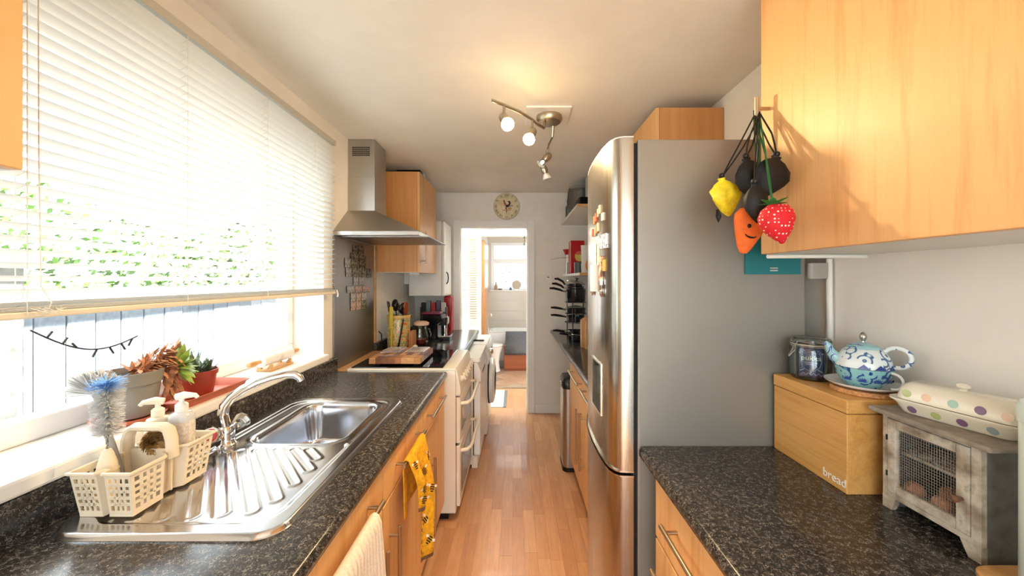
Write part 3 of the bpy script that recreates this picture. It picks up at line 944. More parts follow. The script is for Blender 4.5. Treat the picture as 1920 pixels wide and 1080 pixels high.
for i in range(9):
    for j in range(5):
        vg.box(-1.05 + i * .0128, -1.05 + i * .0128 + .0085, 2.3815, 2.384, 2.245 + j * .0125, 2.2535 + j * .0125)
vg.build('vent_slots', dark_cavity, ch, 0)
MB().box(-1.05, HX + .05, HY0 + .05, HY1 - .05, 1.703, 1.708).build('grease_filter', splash_steel, hd, 0)
for i in range(4):
    MB().box(HX, HX + .003, 2.44 + i * .03, 2.455 + i * .03, 1.714, 1.728).build('button', black_plastic, hd, 0)

# ------------------------------------------------------------------ wall cabinet, boiler
def wall_unit(label, y0, y1, s, face, back, z0, z1, doors, side=beech_side, under=carcass_white):
    t = thing('wall_cabinet', label, 'cabinet', ((face + back) / 2, (y0 + y1) / 2, z0))
    fx = face - s * .019
    a, b = sorted((fx - s * .001, back))
    c = MB().box(a, b, y0, y1, z0 + .004, z1)
    c.build('carcass', side, t, 0, .001)
    MB().box(a, b, y0 + .001, y1 - .001, z0, z0 + .004).build('base_panel', under, t, 0)
    q = sorted((fx, face)); hx = face + s * .034
    for d0, d1, hy, h0, h1 in doors:
        o = MB().box(q[0], q[1], d0 + .0015, d1 - .0015, z0, z1).build('door', beech, t, 0, .002)
        if hy is not None: bar_handle(o, (hx, hy, h0), (hx, hy, h1), (-s * .035, 0, 0))
    return t
wall_unit('beech wall cabinet beside the extractor hood', 2.88, 3.48, 1, -.745, -1.078, 1.498, 2.29, [(2.88, 3.48, 2.96, 1.57, 1.83)])
wall_unit('beech wall cabinet on the wall beside the window blind', -.35, .565, 1, -.752, -1.078, 1.612, 2.33, [(-.35, .1, None, 0, 0), (.1, .565, None, 0, 0)])
solo(MB().box(-1.0, -.80, 3.12, 3.2, 2.2905, 2.372), 'box_file', black_plastic, 'black box file lying on top of the wall cabinet beside the hood', 'box file', bevel=.003)
solo(MB().box(-.98, -.79, 3.22, 3.26, 2.2905, 2.375), 'white_carton', white_plastic, 'slim white carton on top of the wall cabinet beside the hood', 'carton', bevel=.002)
bo = thing('boiler', 'white wall mounted boiler above the coffee machine', 'boiler', (-.85, 3.75, 1.285))
MB().box(-1.02, -.705, 3.55, 3.945, 1.285, 2.01).build('casing', white_plastic, bo, 0, .006)
MB().box(-1.0795, -1.02, 3.6, 3.9, 1.4, 1.9).build('wall_bracket', white_plastic, bo, 0)
o = MB().box(-.703, -.68, 3.55, 3.945, 1.285, 2.01).build('front_cover', white_gloss, bo, 0, .008)
MB().tube([(-.68, 3.66, 1.40), (-.664, 3.66, 1.42), (-.66, 3.66, 1.46), (-.664, 3.66, 1.50), (-.68, 3.66, 1.52)], .006, 8).build('handle', black_plastic, o)
hk = thing('hook_rail', 'small white rail of hooks under the wall cabinet beside the hood', 'hook rail', (-.82, 3.02, 1.49))
MB().box(-.86, -.78, 3.0, 3.04, 1.484, 1.4975).build('rail', white_plastic, hk, 0, .003)
for i in range(4): MB().tube([(-.85 + i * .02, 3.02, 1.484), (-.85 + i * .02, 3.02, 1.474), (-.842 + i * .02, 3.02, 1.47)], .003, 6).build('hook', white_plastic, hk)

# ------------------------------------------------------------------ dishwasher and washing machine
dw = thing('dishwasher', 'white freestanding dishwasher under the worktop, next to the cooker', 'dishwasher', (-.55, 3.1, 0))
a, b = 2.81, 3.393
MB().box(-.86, -.318, a, b, .03, .812).build('body', beige_enamel, dw, 0, .003)
MB().loft([(.29, .2915, .02, .813), (.29, .2915, .02, .835), (.285, .2865, .02, .845)], (-.55, (a + b) / 2)).build('top', white_gloss, dw, 40)
MB().box(-.318, -.312, a + .006, b - .006, .1, .81).build('door_seal', black_rubber, dw, 0)
o = MB().box(-.312, -.262, a, b, .1, .66).build('door', white_gloss, dw, 0, .008)
cp = MB().prism([(-.312, .662), (-.258, .662), (-.258, .74), (-.285, .81), (-.312, .81)], 'y', a, b).build('control_panel', white_gloss, dw, 40, .004)
for i in range(5): MB().box(-.258, -.255, a + .14 + i * .05, a + .165 + i * .05, .70, .72).build('button', black_plastic, cp, 0)
MB().box(-.33, -.285, a + .01, b - .01, .0, .095).build('kick_plate', beige_enamel, dw, 0, .002)
wm = thing('washing_machine', 'white front loading washing machine with a round door', 'washing machine', (-.55, 3.69, 0))
a, b = 3.398, 3.982
MB().box(-.86, -.255, a, b, .01, .815).build('body', white_gloss, wm, 0, .01)
MB().loft([(.3, .292, .02, .816), (.3, .292, .02, .84), (.294, .287, .02, .848)], (-.555, (a + b) / 2)).build('top', white_gloss, wm, 40)
cp = MB().prism([(-.256, .66), (-.242, .66), (-.235, .74), (-.25, .815), (-.256, .815)], 'y', a, b).build('control_panel', white_gloss, wm, 40, .003)
R = basis((1, 0, .1))
MB().lathe([(.03, 0), (.028, .02), (.022, .026), (0, .027)], (-.239, 3.62, .74), 24, R).build('programme_knob', chrome, cp)
MB().box(-.2375, -.234, 3.7, 3.78, .72, .76).build('display', black_plastic, cp, 0)
R = basis((1, 0, 0))
do = MB().lathe([(.215, -.002), (.222, .02), (.215, .045), (.18, .058), (.15, .06)], (-.255, 3.69, .44), 48, R).build('porthole_door', white_gloss, wm)
MB().lathe([(.15, .06), (.14, .05), (.09, .03), (0, .02)], (-.255, 3.69, .44), 40, R).build('porthole_glass', oven_glass, do)
MB().lathe([(.2145, .0), (.2145, .012), (.224, .012), (.224, .0)], (-.2565, 3.69, .44), 48, R).build('door_ring', black_rubber, wm)
solo(MB().loft([(.05, .02, .02, .8485), (.055, .025, .022, .852), (.05, .02, .02, .858)], (-.35, 3.58)), 'sponge_cloth', black_rubber, 'small black cloth pad on top of the washing machine', 'cloth')

# ================================================================== BLIND AND SILL
bl = thing('venetian_blind', 'wide white venetian blind lowered over the kitchen window', 'blind', (-1.04, 1.34, 1.37))
BY0, BY1, BX = .575, 2.105, -1.035
MB().box(BX - .014, BX + .014, BY0, BY1, 2.208, 2.236).build('head_rail', plain('rail_grey', (190, 186, 176), .4), bl, 0, .002)
MB().box(BX - .013, BX + .013, BY0, BY1, 1.362, 1.378).build('bottom_rail', plain('rail_cream', (226, 214, 194), .4), bl, 0, .004)
for yb in (.7, 2.1):
    MB().box(-1.0795, BX - .014, yb - .012, yb + .004, 2.21, 2.236).build('bracket', white_plastic, bl, 0)
slat_len = BY1 - BY0 - .006
def slat_mesh():
    mb = MB(); a = math.radians(24); n = 4; w = .0145; vs = []
    for yy in (-slat_len / 2, slat_len / 2):
        for i in range(n + 1):
            t = -1 + 2 * i / n
            u, v = t * w, .0022 * (1 - t * t)
            vs.append((u * math.cos(a) - v * math.sin(a), yy, u * math.sin(a) + v * math.cos(a)))
    fs = [(i, i + 1, n + 2 + i, n + 1 + i) for i in range(n)]
    return mb.add(vs, fs)
NS = 30
sd = None
for i in range(NS):
    if sd is None:
        o = slat_mesh().build('slat', slat_white, bl, 60, local=True); sd = o.data
    else:
        o = bpy.data.objects.new('slat', sd); COL.objects.link(o); o.parent = bl
    o.location = (BX + 1.04, (BY0 + BY1) / 2 - 1.34, 1.392 + i * (2.2 - 1.392) / (NS - .6) - 1.37)
for i in range(4):
    MB().box(BX - .012, BX + .012, BY0 + .003, BY1 - .003, 1.379 + i * .0022, 1.3802 + i * .0022).build('slat', slat_white, bl, 0)
for yy in (.772, 1.152, 1.526, 1.9):
    c = MB()
    for dx in (-.0125, .0125): c.tube([(BX + dx, yy, 1.37), (BX + dx, yy, 2.21)], .0009, 5)
    for i in range(NS):
        z = 1.392 + i * (2.2 - 1.392) / (NS - .6)
        c.tube([(BX - .0125, yy, z - .006), (BX + .0125, yy, z + .005)], .0008, 4)
    c.build('ladder_cord', cord_white, bl)
cd = MB().tube([(BX + .018, .785, 2.21), (BX + .02, .785, 1.7), (BX + .018, .79, 1.43), (BX + .022, .805, 1.395), (BX + .02, .8, 1.375)], .0012, 5)
for k in range(3): cd.tube([(BX + .02, .77 + .012 * k, 1.385), (BX + .03, .795 + .01 * k, 1.372), (BX + .02, .835 - .01 * k, 1.383)], .0012, 5)
cd.build('pull_cord', cord_white, bl)
ec = MB().tube([(BX + .016, 2.108, 1.385), (BX + .02, 2.115, 1.36), (BX + .018, 2.112, 1.345)], .004, 7)
ec.build('end_clip', white_plastic, bl)

# ------------------------------------------------------------------ plants
pt_ = thing('plant_pot', 'grey plastic plant pot of soil holding the drooping succulent', 'pot', (-1.15, 1.10, 1.025))
MB().lathe([(0, 1.04), (.055, 1.04), (.057, 1.044), (.069, 1.135), (.074, 1.136), (.077, 1.172), (.0735, 1.172), (.07, 1.14), (.069, 1.135)], (-1.15, 1.10, 0), 36).build('pot', grey_plastic, pt_)
MB().lathe([(0, 1.158), (.04, 1.157), (.0705, 1.153)], (-1.15, 1.10, 0), 24).build('soil', soil, pt_)
solo(MB().lathe([(0, 1.026), (.07, 1.026), (.082, 1.038), (.084, 1.042), (.079, 1.042), (.068, 1.0325), (0, 1.0315)], (-1.15, 1.10, 0), 36), 'plant_saucer', terracotta, 'round terracotta saucer under the grey plant pot', 'saucer')
su = thing('succulent', 'old succulent with dry brown leaves and one green rosette, drooping from the grey pot', 'plant', (-1.14, 1.12, 1.158))
MB().tube([(-1.15, 1.11, 1.15), (-1.14, 1.14, 1.175), (-1.125, 1.175, 1.185), (-1.11, 1.20, 1.17)], [.009, .011, .012, .012], 10).build('stem', leaf_dry, su)
dl = MB(); rr = random.Random(4)
for i in range(230):
    t = rr.random()
    c = Vector((-1.145, 1.105, 1.165)).lerp(Vector((-1.1, 1.19, 1.175)), t)
    c += Vector((rr.uniform(-.02, .02), rr.uniform(-.01, .01), rr.uniform(-.02, .05) * (.3 + t)))
    d = Vector((rr.gauss(0, .8) + .4, rr.gauss(.3, .5), rr.gauss(.2 if rr.random() < .6 else -.9, .6)))
    leaf(dl, c, d, rr.uniform(.022, .05), .012, .0015, rr.uniform(-.3, .2), 3)
for i in range(24):
    c = Vector((-1.098, 1.18, 1.15)) + Vector((rr.uniform(-.02, .02), rr.uniform(-.02, .01), rr.uniform(-.05, .02)))
    leaf(dl, c, (rr.uniform(-.3, .5), rr.uniform(-.3, .3), -1), rr.uniform(.03, .06), .016, .002, .1, 3)
o = dl.build('dried_leaves', leaf_dry, su, 50); o['kind'] = 'stuff'
axis = Vector((.5, .8, .12)).normalized(); R = basis(axis); rc = Vector((-1.095, 1.195, 1.165))
for ring, (cnt, tilt, L) in enumerate(((7, .25, .04), (10, .8, .062), (14, 1.3, .078))):
    for k in range(cnt):
        a = 2 * PI * k / cnt + ring * .3
        d = R @ Vector((math.cos(a) * math.sin(tilt), math.sin(a) * math.sin(tilt), math.cos(tilt)))
        m_ = MB(); leaf(m_, rc, d, L, .03, .0035, .05, 4); m_.build('leaf', leaf_green, su, 50)
tr_ = MB().loft([(.062, .142, .015, 1.0255), (.07, .15, .02, 1.045), (.078, .158, .022, 1.052), (.076, .156, .022, 1.054), (.066, .146, .02, 1.047), (.059, .139, .014, 1.029)], (-1.128, 1.315))
solo(tr_, 'plant_tray', terracotta, 'rectangular terracotta tray on the sill under the small red pot', 'tray')
rp = thing('plant_pot', 'small glossy red plastic pot of soil holding the spiky green plant', 'pot', (-1.135, 1.315, 1.03))
MB().lathe([(0, 1.031), (.045, 1.031), (.056, 1.105), (.06, 1.106), (.0615, 1.122), (.058, 1.122), (.055, 1.107)], (-1.135, 1.315, 0), 32).build('pot', red_pot_mat, rp)
MB().lathe([(0, 1.112), (.055, 1.109)], (-1.135, 1.315, 0), 20).build('soil', soil, rp)
hw = thing('spiky_plant', 'small spiky green rosette plant in the red pot', 'plant', (-1.135, 1.315, 1.11))
rr = random.Random(8)
for cx, cy, nL, L in ((-1.14, 1.30, 14, .075), (-1.125, 1.345, 10, .055), (-1.15, 1.33, 7, .045)):
    for k in range(nL):
        a = 2.4 * k; tilt = .25 + 1.05 * k / nL
        d = (math.cos(a) * math.sin(tilt), math.sin(a) * math.sin(tilt), math.cos(tilt))
        m_ = MB(); leaf(m_, (cx, cy, 1.11), d, L * rr.uniform(.8, 1.1), .015, .004, .15, 4); m_.build('leaf', leaf_dark, hw, 50)

# ------------------------------------------------------------------ rolling pin
marble = patterned('marble', [(.3, (196, 192, 188)), (.5, (232, 230, 226)), (.7, (240, 238, 236))], 16, rough=.2, detail=6)
rp = thing('rolling_pin', 'white marble rolling pin with wooden handles on the window sill', 'rolling pin', (-1.14, 1.75, 1.05))
MB().cyl((-1.14, 1.645, 1.076), (-1.14, 1.865, 1.076), .027, n=28).build('roller', marble, rp, 40, .003)
for s_, y in ((-1, 1.645), (1, 1.865)):
    R = basis((0, s_, 0))
    MB().lathe([(.009, 0), (.008, .01), (.0125, .03), (.013, .05), (.010, .068), (0, .07)], (-1.14, y, 1.076), 16, R).build('handle', light_wood, rp)
st = thing('rolling_pin_stand', 'small wooden stand under the marble rolling pin', 'stand', (-1.14, 1.75, 1.0255))
MB().box(-1.175, -1.105, 1.67, 1.84, 1.0258, 1.036).build('base', light_wood, st, 0, .003)
for y in (1.68, 1.82):
    for sx in (-1, 1):
        MB().prism([(-1.14 + sx * .012, 1.036), (-1.14 + sx * .033, 1.036), (-1.14 + sx * .033, 1.056), (-1.14 + sx * .027, 1.058)], 'y', y - .006, y + .006).build('cradle', light_wood, st, 0)

# ------------------------------------------------------------------ caddy with brushes and bottles
Zb, Zt = .9122, 1.0155
ca = thing('cleaning_caddy', 'cream plastic slotted cleaning caddy with a centre handle on the drainer', 'caddy', (-.915, .925, Zb))
CX, CY = -.917, .925
def cp_(u, v, top):
    k = 1.0 if top else .88
    return Vector((CX + u * .068 * k, CY + v * .112 * k, Zt if top else Zb + .004))
outline = [(-1, -1), (-.12, -1), (-.06, -.86), (.06, -.86), (.12, -1), (1, -1), (1, -.28), (.72, -.16), (.72, .16), (1, .28), (1, 1), (.12, 1), (.06, .86), (-.06, .86), (-.12, 1), (-1, 1), (-1, .28), (-.72, .16), (-.72, -.16), (-1, -.28)]
wallm = MB(); N = len(outline)
slot = {0, 4, 5, 9, 10, 14, 15, 19}
for i in range(N):
    a, b = outline[i], outline[(i + 1) % N]
    if i in slot:
        wallm.perf(cp_(*a, 0), cp_(*b, 0), cp_(*a, 1), cp_(*b, 1), 4, 5, -.002, bar=.45, top=.13, bot=.1)
    else:
        q0, q1, q2, q3 = cp_(*a, 0), cp_(*b, 0), cp_(*b, 1), cp_(*a, 1)
        n_ = (q1 - q0).cross(q3 - q0).normalized() * -.002
        wallm.hexa([q0, q1, q1 + n_, q0 + n_, q3, q2, q2 + n_, q3 + n_])
wallm.build('basket', cream_plastic, ca, 0)
fl_ = [cp_(u, v, 0) for u, v in outline]
MB().prism([(p.x, p.y) for p in fl_], 'z', Zb, Zb + .0045).build('base', cream_plastic, ca, 0)
rim = [cp_(u * 1.03, v * 1.02, 1) for u, v in outline]
MB().tube(rim, .0042, 6, closed=True, flat=1.0).build('rim', cream_plastic, ca)
MB().box(CX - .055, CX + .055, CY - .002, CY + .002, Zb + .0045, 1.02).build('divider', cream_plastic, ca, 0)
hp = [(CX - .058, CY, 1.0), (CX - .055, CY, 1.045), (CX - .048, CY, 1.068), (CX - .036, CY, 1.075), (CX + .036, CY, 1.075), (CX + .048, CY, 1.068), (CX + .055, CY, 1.045), (CX + .058, CY, 1.0)]
MB().tube(hp, .0105, 10, flat=1.5).build('handle', cream_plastic, ca)

bristle_w = plain('bristle_white', (228, 226, 224), .7)
bristle_b = plain('bristle_blue', (120, 178, 235), .6)
bb = thing('bottle_brush', 'long bottle brush with white bristles, blue tip and ribbed cream handle in the caddy', 'brush', (-.935, .855, Zb))
bx, by = -.943, .852
MB().lathe([(0, .917), (.017, .917), (.019, .95), (.021, .985), (.0195, .99), (.021, .995), (.019, 1.0), (.0205, 1.005), (.018, 1.01), (.017, 1.02), (.011, 1.042), (.007, 1.052), (0, 1.054)], (bx, by, 0), 20).build('handle', cream_plastic, bb)
tw_ = MB()
for ph_ in (0, PI): tw_.tube([(bx + .0016 * math.cos(i * .8 + ph_), by + .0016 * math.sin(i * .8 + ph_), 1.05 + i * .0038) for i in range(40)], .0016, 5)
tw_.build('twisted_wire', plain('wire_steel', (160, 160, 160), .3, metal=1), bb)
rr = random.Random(6)
br = MB(); bu = MB()
for i in range(1100):
    z = 1.085 + .105 * rr.random(); a = rr.random() * 2 * PI; L = .030 * rr.uniform(.85, 1.05)
    c = Vector((bx, by, z)); e = c + Vector((math.cos(a) * L, math.sin(a) * L, rr.uniform(-.006, .006)))
    s_ = Vector((-math.sin(a), math.cos(a), 0)) * .0007
    br.add([c - s_, c + s_, e + s_ * 1.6, e - s_ * 1.6], [(0, 1, 2, 3)])
for i in range(220):
    a = rr.random() * 2 * PI; L = .034 * rr.uniform(.7, 1.1); z = 1.19 + .018 * rr.random()
    c = Vector((bx, by, z)); e = c + Vector((math.cos(a) * L, math.sin(a) * L, rr.uniform(-.004, .016)))
    s_ = Vector((-math.sin(a), math.cos(a), 0)) * .0008
    bu.add([c - s_, c + s_, e + s_ * 1.6, e - s_ * 1.6], [(0, 1, 2, 3)])
o = br.build('white_bristles', bristle_w, bb, 0); o['kind'] = 'stuff'
o = bu.build('blue_bristles', bristle_b, bb, 0); o['kind'] = 'stuff'
db = thing('dish_brush', 'grey washing up brush with a round fan of pale bristles in the caddy', 'brush', (-.962, .86, Zb))
h0, h1 = Vector((-.938, .888, .928)), Vector((-1.004, .884, 1.165))
MB().tube([h0, h0.lerp(h1, .3), h0.lerp(h1, .55), h0.lerp(h1, .85), h1, h1 + Vector((-.012, 0, .03))], [.009, .011, .009, .006, .009, .012], 12, flat=.7).build('handle', plain('brush_grey', (150, 148, 144), .5), db)
fb = MB(); hc = h1 + Vector((-.004, 0, .005))
for i in range(420):
    a = rr.uniform(.12, 1.02) * PI; w_ = rr.uniform(-.55, .55)
    d = Vector((math.cos(a), w_ * .8, math.sin(a))).normalized(); L = .058 * rr.uniform(.9, 1.04)
    c = hc + d * .008; e = hc + d * L; s_ = d.cross(Vector((rr.random(), rr.random(), rr.random()))).normalized() * .0013
    fb.add([c - s_, c + s_, e + s_ * 1.6, e - s_ * 1.6], [(0, 1, 2, 3)])
o = fb.build('bristles', bristle_w, db, 0); o['kind'] = 'stuff'
tan_bristle = plain('tan_bristle', (206, 166, 116), .8, var=.3, scale=150)
vb = thing('vegetable_brush', 'round wooden scrubbing brush with tan bristles behind the caddy handle', 'brush', (-.905, .95, Zb))
R = basis((.75, -.55, .1))
MB().lathe([(0, -.012), (.024, -.012), (.027, -.006), (.027, .004), (0, .004)], (-.92, .943, 1.035), 24, R).build('wooden_back', light_wood, vb)
sb_ = MB()
for i in range(700):
    a = rr.random() * 2 * PI; q_ = .025 * math.sqrt(rr.random())
    c = Vector((-.92, .943, 1.035)) + R @ Vector((q_ * math.cos(a), q_ * math.sin(a), .003)); e = c + R @ Vector((q_ * math.cos(a) * .35, q_ * math.sin(a) * .35, .024))
    s_ = R @ Vector((-math.sin(a), math.cos(a), 0)) * .0009
    sb_.add([c - s_, c + s_, e + s_ * 1.3, e - s_ * 1.3], [(0, 1, 2, 3)])
o = sb_.build('bristles', tan_bristle, vb, 0); o['kind'] = 'stuff'
MB().tube([(-.92, .943, 1.008), (-.92, .943, .95), (-.92, .943, .924)], .006, 8).build('handle', light_wood, vb)

def pump_bottle(label, x, y, zb, r, h, body_mat, pump_mat, ang, labelmat=None, squash=1.0, capm=None):
    t = thing('pump_bottle', label, 'bottle', (x, y, zb))
    mb = MB().loft([(r * .92, r * .92 * squash, r * .8, zb), (r, r * squash, r * .8, zb + .006), (r, r * squash, r * .8, zb + h - .014), (r * .85, r * .85 * squash, r * .7, zb + h - .004), (r * .5, r * .5, r * .5, zb + h)], (x, y), n=6)
    mb.build('bottle', body_mat, t, 50)
    if labelmat:
        MB().loft([(r + .0006, r * squash + .0006, r * .8, zb + .02), (r + .0006, r * squash + .0006, r * .8, zb + h - .025)], (x, y), n=6, cap0=False, cap1=False).build('label', labelmat, t, 50)
    z = zb + h
    MB().lathe([(r * .52, z - .001), (r * .56, z + .002), (r * .56, z + .018), (r * .4, z + .022), (.006, z + .024), (.006, z + .034), (0, z + .034)], (x, y, 0), 20).build('collar', pump_mat, t)
    ca_, sa_ = math.cos(ang), math.sin(ang)
    p = MB().tube([(x - ca_ * .012, y - sa_ * .012, z + .038), (x + ca_ * .005, y + sa_ * .005, z + .042), (x + ca_ * .03, y + sa_ * .03, z + .04), (x + ca_ * .036, y + sa_ * .036, z + .033)], [.009, .01, .006, .0045], 10)
    p.build('pump_head', pump_mat, t)
    return t
cream_bottle = plain('cream_bottle', (238, 230, 208), .35)
pump_bottle('cream pump bottle of soap standing in the caddy', -.947, .977, .917, .0245, .165, cream_bottle, cream_bottle, 3.6)
soap_clear = plain('soap_clear', (196, 198, 200), .12)
soap_label = patterned('soap_label', [(.4, (206, 196, 184)), (.6, (226, 218, 208))], 150, detail=1)
pump_bottle('clear square pump bottle of soap with a beige label standing in the caddy', -.894, .988, .917, .0255, .175, soap_clear, white_plastic, .3, soap_label)

# ================================================================== HOB AND COFFEE CORNER
cb = thing('chopping_board', 'thick end grain chopping board lying on the glass hob', 'chopping board', (-.73, 2.41, .9185))
cols = [(196, 134, 80), (150, 92, 54), (214, 158, 102), (120, 72, 44), (178, 112, 66), (200, 142, 86), (134, 82, 50), (206, 150, 96)]
bw = [wood('board_wood_%d' % i, c, tuple(v * .82 for v in c), 'x', 60, .45, .3) for i, c in enumerate(cols)]
for i in range(8):
    for j in range(4):
        x0 = -.885 + i * .039; y0 = 2.235 + j * .0865
        MB().box(x0, x0 + .0388, y0, y0 + .0863, .932, .968).build('block', bw[(i * 3 + j * 5 + (i * j) % 3) % 8], cb, 0, .001)
for x0 in (-.86, -.62):
    for y0 in (2.26, 2.53): MB().box(x0, x0 + .03, y0, y0 + .03, .9185, .932).build('foot', black_rubber, cb, 0)
for k, (x0, y0) in enumerate(((-.86, 2.36), (-.70, 2.36))):
    t = thing('wire_trivet', ('silver wire trivet on the chopping board, the one beside the splashback', 'silver wire trivet on the chopping board, the one towards the room')[k], 'trivet', (x0 + .06, y0 + .09, .968))
    g = MB()
    for i in range(9): g.tube([(x0 + .004 + i * .0135, y0, .981), (x0 + .004 + i * .0135, y0 + .17, .981)], .0018, 6)
    g.build('grid', chrome, t)
    MB().tube([(x0, y0, .979), (x0 + .116, y0, .979), (x0 + .116, y0 + .17, .979), (x0, y0 + .17, .979)], .0024, 6, closed=True).build('frame', chrome, t)
    for dx in (.004, .112):
        for dy in (.004, .166): MB().cyl((x0 + dx, y0 + dy, .9685), (x0 + dx, y0 + dy, .979), .003, n=8).build('foot', chrome, t)

floral = patterned('floral_jar', [(.3, (190, 64, 40)), (.42, (222, 150, 70)), (.5, (226, 204, 150)), (.6, (120, 140, 70)), (.68, (232, 216, 176))], 38, rough=.3, detail=3, coat=.3)
uj = thing('utensil_jar', 'tall floral jar holding cooking utensils beside the hob', 'jar', (-.90, 2.92, .90))
jx, jy = -.92, 2.925
MB().lathe([(0, .902), (.08, .902), (.086, .91), (.088, .95), (.0875, 1.12), (.085, 1.135), (.089, 1.142), (.09, 1.165), (.085, 1.165), (.081, 1.14), (.081, .92), (0, .91)], (jx, jy, 0), 36).build('jar', floral, uj)
MB().lathe([(.0905, 1.142), (.092, 1.146), (.092, 1.16), (.0905, 1.165)], (jx, jy, 0), 36).build('rim_band', plain('rim_yellow', (220, 180, 100), .35), uj)
def utensil(name, label, cat, tip, foot, headf, hm, sm, rad=.005):
    t = thing(name, label, cat, foot)
    MB().tube([foot, Vector(foot).lerp(Vector(tip), .6), tip], rad, 8).build('handle', sm, t)
    headf(t, Vector(tip), (Vector(tip) - Vector(foot)).normalized(), hm)
    return t
def spoon_head(w, L, dep, nm='bowl'):
    def f(t, tip, d, m):
        R = basis(d); MB().ball(tip + d * L * .5, w, dep, L * .62, 14, R).build(nm, m, t)
    return f
def slot_head(w, L):
    def f(t, tip, d, m):
        R = basis(d); mb = MB()
        for k in range(5): mb.obox(tip + R @ Vector(((k - 2) * w / 2.4, 0, L * .5)), (w / 6, .003, L), R)
        mb.obox(tip + R @ Vector((0, 0, L)), (w, .003, .01), R); mb.obox(tip, (w, .003, .012), R)
        mb.build('slotted_blade', m, t, 0)
    return f
wood_red = wood('spoon_wood', (156, 76, 40), (120, 56, 30), 'z', 20)
utensil('slotted_turner', 'black slotted turner in the floral jar', 'utensil', (-.985, 2.905, 1.185), (-.95, 2.925, .925), slot_head(.06, .085), black_plastic, black_plastic)
utensil('ladle', 'black plastic ladle standing upright in the floral jar', 'utensil', (-.945, 2.93, 1.2), (-.925, 2.935, .925), spoon_head(.042, .08, .03), black_plastic, black_plastic)
utensil('serving_spoon', 'broad round black serving spoon in the floral jar', 'utensil', (-.88, 2.90, 1.18), (-.90, 2.905, .925), spoon_head(.055, .075, .022), black_plastic, black_plastic)
utensil('wooden_spoon', 'reddish brown wooden spoon leaning out of the floral jar', 'utensil', (-.86, 2.90, 1.178), (-.885, 2.915, .925), spoon_head(.032, .085, .012), wood_red, wood_red)
utensil('potato_masher', 'black slotted spoon behind the other utensils in the floral jar', 'utensil', (-.905, 2.985, 1.18), (-.91, 2.965, .925), spoon_head(.036, .065, .016), black_plastic, black_plastic)
ym = plain('silicone_yellow', (206, 186, 50), .5)
ys = thing('silicone_spatula', 'yellow green silicone spatula standing in front of the floral jar', 'utensil', (-.945, 2.822, .9))
MB().tube([(-.945, 2.822, .902), (-.945, 2.823, .98), (-.947, 2.824, 1.06)], [.006, .007, .009], 8).build('handle', ym, ys)
MB().obox((-.947, 2.824, 1.15), (.028, .008, .17)).build('blade', ym, ys, 0, .004)
bt = thing('whisk_handle', 'dark slim whisk leaning in front of the floral jar', 'utensil', (-.87, 2.82, .9))
MB().tube([(-.895, 2.82, .905), (-.875, 2.824, 1.02), (-.855, 2.828, 1.14)], [.009, .006, .006], 8).build('handle', black_plastic, bt)
MB().ball((-.853, 2.829, 1.152), .008).build('end_cap', chrome, bt)
sb2 = wood('board_beech', (206, 140, 84), (180, 112, 60), 'z', 20)
bd = thing('wooden_block', 'upright narrow wooden board standing beside the floral jar', 'board', (-.805, 2.9, .9))
MB().box(-.822, -.79, 2.85, 2.96, .9005, 1.04).build('board', sb2, bd, 0, .004)
solo(MB().ball((-.768, 2.84, .9215), .021, n=18), 'egg_timer', cream_ceramic, 'small round cream egg timer on the worktop beside the floral jar', 'timer')
mbw = thing('glass_jug', 'glass jug of red sauce with a tea towel over its mouth, beside the coffee machine', 'jug', (-.79, 3.07, .9))
MB().lathe([(0, .9015), (.05, .9015), (.066, .92), (.07, .96), (.066, 1.0), (.055, 1.03), (.06, 1.06), (.057, 1.06), (.052, 1.03), (.063, .995), (.067, .96), (.063, .922), (0, .906)], (-.79, 3.07, 0), 30).build('jug', jar_glass, mbw)
MB().lathe([(0, .907), (.05, .908), (.0625, .923), (.0655, .95), (0, .951)], (-.79, 3.07, 0), 26).build('sauce', plain('sauce_red', (150, 30, 22), .3), mbw)
MB().tube([(-.737, 3.03, 1.045), (-.70, 3.02, 1.04), (-.69, 3.015, 1.0), (-.70, 3.02, .95), (-.728, 3.03, .935)], .007, 8).build('handle', jar_glass, mbw)
pk = plain('peach_cloth', (226, 186, 160), .9)
cl_ = MB()
for i in range(1): cl_.loft([(.04, .035, .03, 1.062), (.06, .05, .04, 1.068), (.062, .05, .04, 1.085), (.04, .03, .03, 1.098)], (-.775, 3.06), .3)
solo(cl_, 'folded_cloth', pk, 'peach folded cloth lying on the mouth of the glass jug', 'cloth')

cm = thing('coffee_machine', 'black capsule coffee machine on the worktop under the boiler', 'coffee machine', (-.70, 3.3, .9))
MB().loft([(.09, .13, .03, .9005), (.09, .13, .03, .915)], (-.735, 3.36)).build('base', black_plastic, cm, 40, .002)
MB().loft([(.05, .11, .03, .915), (.05, .11, .03, 1.04), (.088, .125, .035, 1.07), (.09, .13, .04, 1.11), (.085, .12, .04, 1.125), (.06, .09, .03, 1.13)], (-.735, 3.36)).build('body', black_plastic, cm, 40)
MB().loft([(.04, .07, .015, 1.035), (.042, .075, .015, 1.10)], (-.65, 3.36)).build('brew_head', black_plastic, cm, 40)
MB().tube([(-.61, 3.32, 1.05), (-.598, 3.32, 1.06), (-.598, 3.32, 1.10), (-.612, 3.32, 1.115)], .007, 8).build('lever', white_plastic, cm)
MB().cyl((-.635, 3.34, .945), (-.635, 3.34, 1.03), .02, n=16).build('spout_cover', chrome, cm)
MB().box(-.685, -.575, 3.28, 3.42, .93, .943).build('drip_tray', chrome, cm, 0, .002)
MB().box(-.68, -.58, 3.285, 3.415, .9005, .929).build('drip_box', black_plastic, cm, 0, .002)
red_m = plain('red_gloss', (176, 22, 26), .25)
plum = plain('plum', (110, 30, 56), .4)
